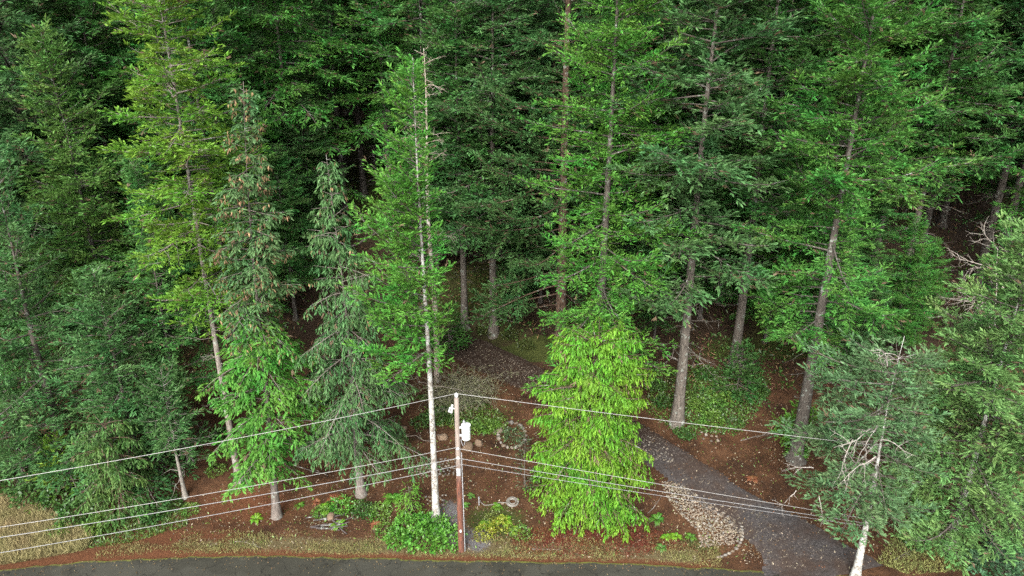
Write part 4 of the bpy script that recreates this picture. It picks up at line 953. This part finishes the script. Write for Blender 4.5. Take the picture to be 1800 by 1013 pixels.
for k, (u, v, a, L, rad, label) in enumerate([(620,790,.3,3.0,.05,'fallen branch under the weeping spruce skirt'), (545,830,-.4,2.4,.04,'fallen branch right of the cone-laden spruce trunk'), (700,700,.6,3.0,.06,'fallen branch on the shaded bank left of the slim pale trunk'), (880,560,-.3,3.2,.06,'fallen branch on the mossy bank above the driveway'),
        (1330,770,.2,2.2,.035,'thin fallen branch on the bare terrace at right'), (1220,640,-.5,4.0,.09,'fallen log on the slope behind the thick furrowed trunk'), (1640,480,.3,5.0,.10,'fallen log on the dark right slope'), (1680,560,-.25,4.5,.07,'fallen branch low on the dark right slope'), (640,420,.5,5.0,.10,'fallen log in the shaded clearing left of centre'), (360,760,-.5,3.0,.05,'fallen branch in the dark gap at lower left'),
        (1150,890,.8,1.3,.025,'short stick right of the bright cedar foot'), (960,965,.1,1.5,.02,'thin twig on the red needle litter under the bright cedar'), (440,950,.15,1.6,.025,'thin stick lying on the left verge'), (1590,975,.5,1.8,.03,'stick on the grass by the whitish roadside trunk')]): stick(u, v, a, L, rad, label, 500+k)

# ------------------------------------------------------------------ uncountable ground cover
def blades(name, label, pts, l, w, tint, seed, lean=.5, mat=M_DRY, up=1.0, cat=None):
    r = np.random.default_rng(seed); n = len(pts)
    D = norm(np.stack([r.normal(0, lean, n), r.normal(0, lean, n), np.full(n, up)], -1)); Wd = norm(np.cross(D, r.normal(0, 1, (n, 3))))
    v, f = kites(pts-np.array([0, 0, .01]), D, Wd, l*r.uniform(.5, 1.3, n), w*r.uniform(.7, 1.3, n), .1, .3)
    o = obj(name, mesh_np(name, v, f, mat, {'tone': np.repeat(r.uniform(0, 1, n), 4)}), None, None, tint)
    tag(o, label, cat, kind='stuff')
def strip(n, seed, x0, x1, d0, d1):
    r = np.random.default_rng(seed); x = r.uniform(x0, x1, n); y = edge_y(x) + d0 + (d1-d0)*r.beta(1.3, 1.6, n); return np.stack([x, y, ground_z(x, y)], -1)
p = strip(30000, 1, -22, 11, .1, 1.7); m = vnoise(p[:, 0]*.8, p[:, 1]*1.5, 8) + r.uniform(-.25, .25, len(p)) > .45 + .25*sstep(-12, -19, p[:, 0])
blades('verge_grass', 'short dry grass along the verge of the road', p[m], .17, .022, (.14, .13, .05), 1, .7, cat='grass')
p = scatter([(0,872),(50,885),(110,915),(165,948),(150,968),(60,985),(0,995)], 14000, 2)
blades('dry_grass', 'tall straw-coloured grass on the bank at lower left', p, .48, .028, (.20, .17, .08), 2, .6, cat='grass')
p = scatter([(60,905),(330,885),(330,925),(230,955),(60,975)], 5000, 3)
blades('bank_weeds', 'low green weeds between grass and road at left', p, .2, .06, (.07, .12, .025), 3, .9, M_BROAD, cat='weeds')
p = scatter([(1580,930),(1690,930),(1730,1000),(1600,1012),(1540,990)], 5000, 4)
blades('corner_grass', 'thin grass under the roadside firs at right', p, .2, .03, (.14, .15, .05), 4, .8, cat='grass')
def litter(name, label, pts, l, w, tint, seed, mat=M_DRY, lift=.015, cat=None, tilt=.35):
    r = np.random.default_rng(seed); n = len(pts); a = r.uniform(0, 6.28, n)
    D = norm(np.stack([np.cos(a), np.sin(a), r.normal(.25*np.sin(a), tilt, n)], -1)); Wd = norm(np.cross(D, np.array([0, 0, 1.0])+r.normal(0, tilt, (n, 3))))
    v, f = kites(pts+np.array([0, 0, lift]), D, Wd, l*r.uniform(.5, 1.5, n), w*r.uniform(.6, 1.4, n), -.1, .5)
    o = obj(name, mesh_np(name, v, f, mat, {'tone': np.repeat(r.uniform(0, 1.1, n), 4)}), None, None, tint); tag(o, label, cat, kind='stuff')
FRONT = [(300,960),(300,890),(500,800),(700,740),(900,640),(1100,640),(1350,660),(1420,800),(1640,960),(1500,1005),(1200,985),(800,978)]
p = scatter(FRONT, 15000, 5); _d, _i = drive_d(p[:, 0], p[:, 1]); p = p[(_d > dhw[_i]*np.random.default_rng(1).uniform(.55, 1.1, len(p))) | (np.random.default_rng(2).uniform(0, 1, len(p)) < .25)]
litter('leaf_litter', 'scattered brown and tan fallen leaves on the soil', p, .11, .06, (.08, .040, .019), 5, cat='leaves')
p = scatter(FRONT, 3600, 6)
litter('pale_litter', 'scattered pale fallen leaves and chips on the soil', p, .10, .06, (.20, .17, .12), 6, cat='leaves')
p = scatter([(900,930),(1140,925),(1220,965),(1100,980),(900,975)], 7000, 7)
litter('cedar_duff', 'red-brown fallen cedar needles under the bright cedar', p, .18, .03, (.075, .022, .011), 7, cat='needles')
r_ = np.random.default_rng(91); xx = r_.uniform(-28, 22, 700); yy = edge_y(xx) - r_.exponential(.55, 700) - .05
litter('road_litter', 'fallen needles and leaves along the edge of the road', np.stack([xx, yy, np.full(700, .02)+.04*np.sin(np.clip(edge_y(xx)-yy, 0, 7.2)/7.2*PI)], -1), .09, .04, (.10, .07, .035), 21, cat='leaves', tilt=.1)
p = scatter(FRONT, 2600, 8); _d, _i = drive_d(p[:, 0], p[:, 1]); p = p[_d > dhw[_i]+.15]
litter('low_weeds', 'tiny green weeds dotting the bare soil', p, .16, .06, (.09, .15, .03), 8, M_BROAD, .04, 'weeds', .7)
# loose stones on the upper driveway and in the gravel
def pebbles(name, label, pts, smin, smax, seed, mat):
    r = np.random.default_rng(seed); n = len(pts)
    o8 = np.array([[1,0,0],[-1,0,0],[0,1,0],[0,-1,0],[0,0,.7],[0,0,-.7]], float); fc = np.array([[0,2,4],[2,1,4],[1,3,4],[3,0,4],[2,0,5],[1,2,5],[3,1,5],[0,3,5]])
    s = r.uniform(smin, smax, n)*np.where(r.uniform(0, 1, n) < .1, 1.5, 1)
    a = r.uniform(0, 6.28, n); ca, sa = np.cos(a), np.sin(a)
    V = o8[None]*(s[:, None]*r.uniform(.7, 1.3, (n, 6)))[..., None]
    V = np.stack([V[..., 0]*ca[:, None]-V[..., 1]*sa[:, None], V[..., 0]*sa[:, None]+V[..., 1]*ca[:, None], V[..., 2]], -1) + (pts+np.array([0, 0, .02]))[:, None]
    F = (np.arange(n)[:, None, None]*6+fc[None]).reshape(-1, 3)
    o = obj(name, mesh_np(name, V.reshape(-1, 3), F, mat, {'tone': np.repeat(r.uniform(0, 1, n), 6)}), None, None, (.16, .13, .095)); tag(o, label, 'gravel', kind='stuff')
pu = scatter([(755,592),(830,600),(945,650),(960,690),(880,660),(780,625)], 1100, 9)
pebbles('loose_gravel', 'loose pale stones on the upper driveway', pu, .015, .045, 9, M_DRY)
pu = scatter([(1180,815),(1260,850),(1340,900),(1490,990),(1400,1000),(1300,985),(1310,930),(1230,870)], 1200, 10)
pebbles('driveway_stones', 'loose pale stones scattered on the lower driveway', pu, .012, .035, 10, M_DRY)
pu = scatter([(1163,846),(1200,852),(1243,884),(1292,914),(1305,938),(1294,956),(1232,962),(1226,932),(1196,905),(1172,876)], 1500, 11)
pebbles('small_stones', None, pu-np.array(COBBLE.location), .025, .06, 12, M_DRY); o_ = bpy.data.objects['small_stones']; o_.parent = COBBLE; del o_['category']
# forest floor brush
r = np.random.default_rng(55); n = 90000
y = 39 + 46*r.beta(1.0, 1.7, n); x = r.uniform(-.85, .85, n)*(y*.94+6); z = ground_z(x, y); d, i_ = drive_d(x, y)
uu_, vv_ = project(x, y, z)
m = (d > dhw[i_]+.5) & (vnoise(x*.6, y*.6, 12) + r.uniform(-.3, .3, n) > .45) & ~((vv_ > 690) & (uu_ > 640))
p = np.stack([x, y, z], -1)[m]
r2 = np.random.default_rng(56); lift = r2.uniform(0, .55, len(p))**1.3
p2 = p.copy(); p2[:, 2] += lift*vnoise(p[:, 0]*.5, p[:, 1]*.5, 13)*1.4
pm = scatter([(740,745),(760,700),(840,705),(890,735),(890,757),(820,762)], 2600, 31); pm[:, 2] += np.random.default_rng(3).uniform(0, .25, len(pm))
litter('bank_herbs', 'mixed green herbs and moss on the bank above the transformer', pm, .17, .075, (.07, .115, .02), 31, M_BROAD, .02, 'herbs', .7)
pm = scatter([(1150,650),(1340,650),(1350,700),(1300,765),(1200,775),(1130,720)], 6500, 32); pm[:, 2] += np.random.default_rng(4).uniform(0, .3, len(pm))**1.2
litter('bank_undergrowth', 'mixed low undergrowth on the bank around the thick furrowed trunk', pm, .19, .085, (.055, .105, .02), 32, M_BROAD, .02, 'undergrowth', .7)
litter('forest_brush', 'dense low brush and salal covering the shaded forest floor', p2[::2], .28, .12, (.05, .105, .02), 11, M_BROAD, .03, 'brush', .8)
litter('forest_debris', 'fallen twigs, bracken and leaves on the shaded forest floor', p2[1::2], .34, .05, (.13, .075, .04), 12, M_DRY, .03, 'debris', .6)
print('UNIQUE TRIS', TRIS[0], 'OBJECTS', len(bpy.data.objects))
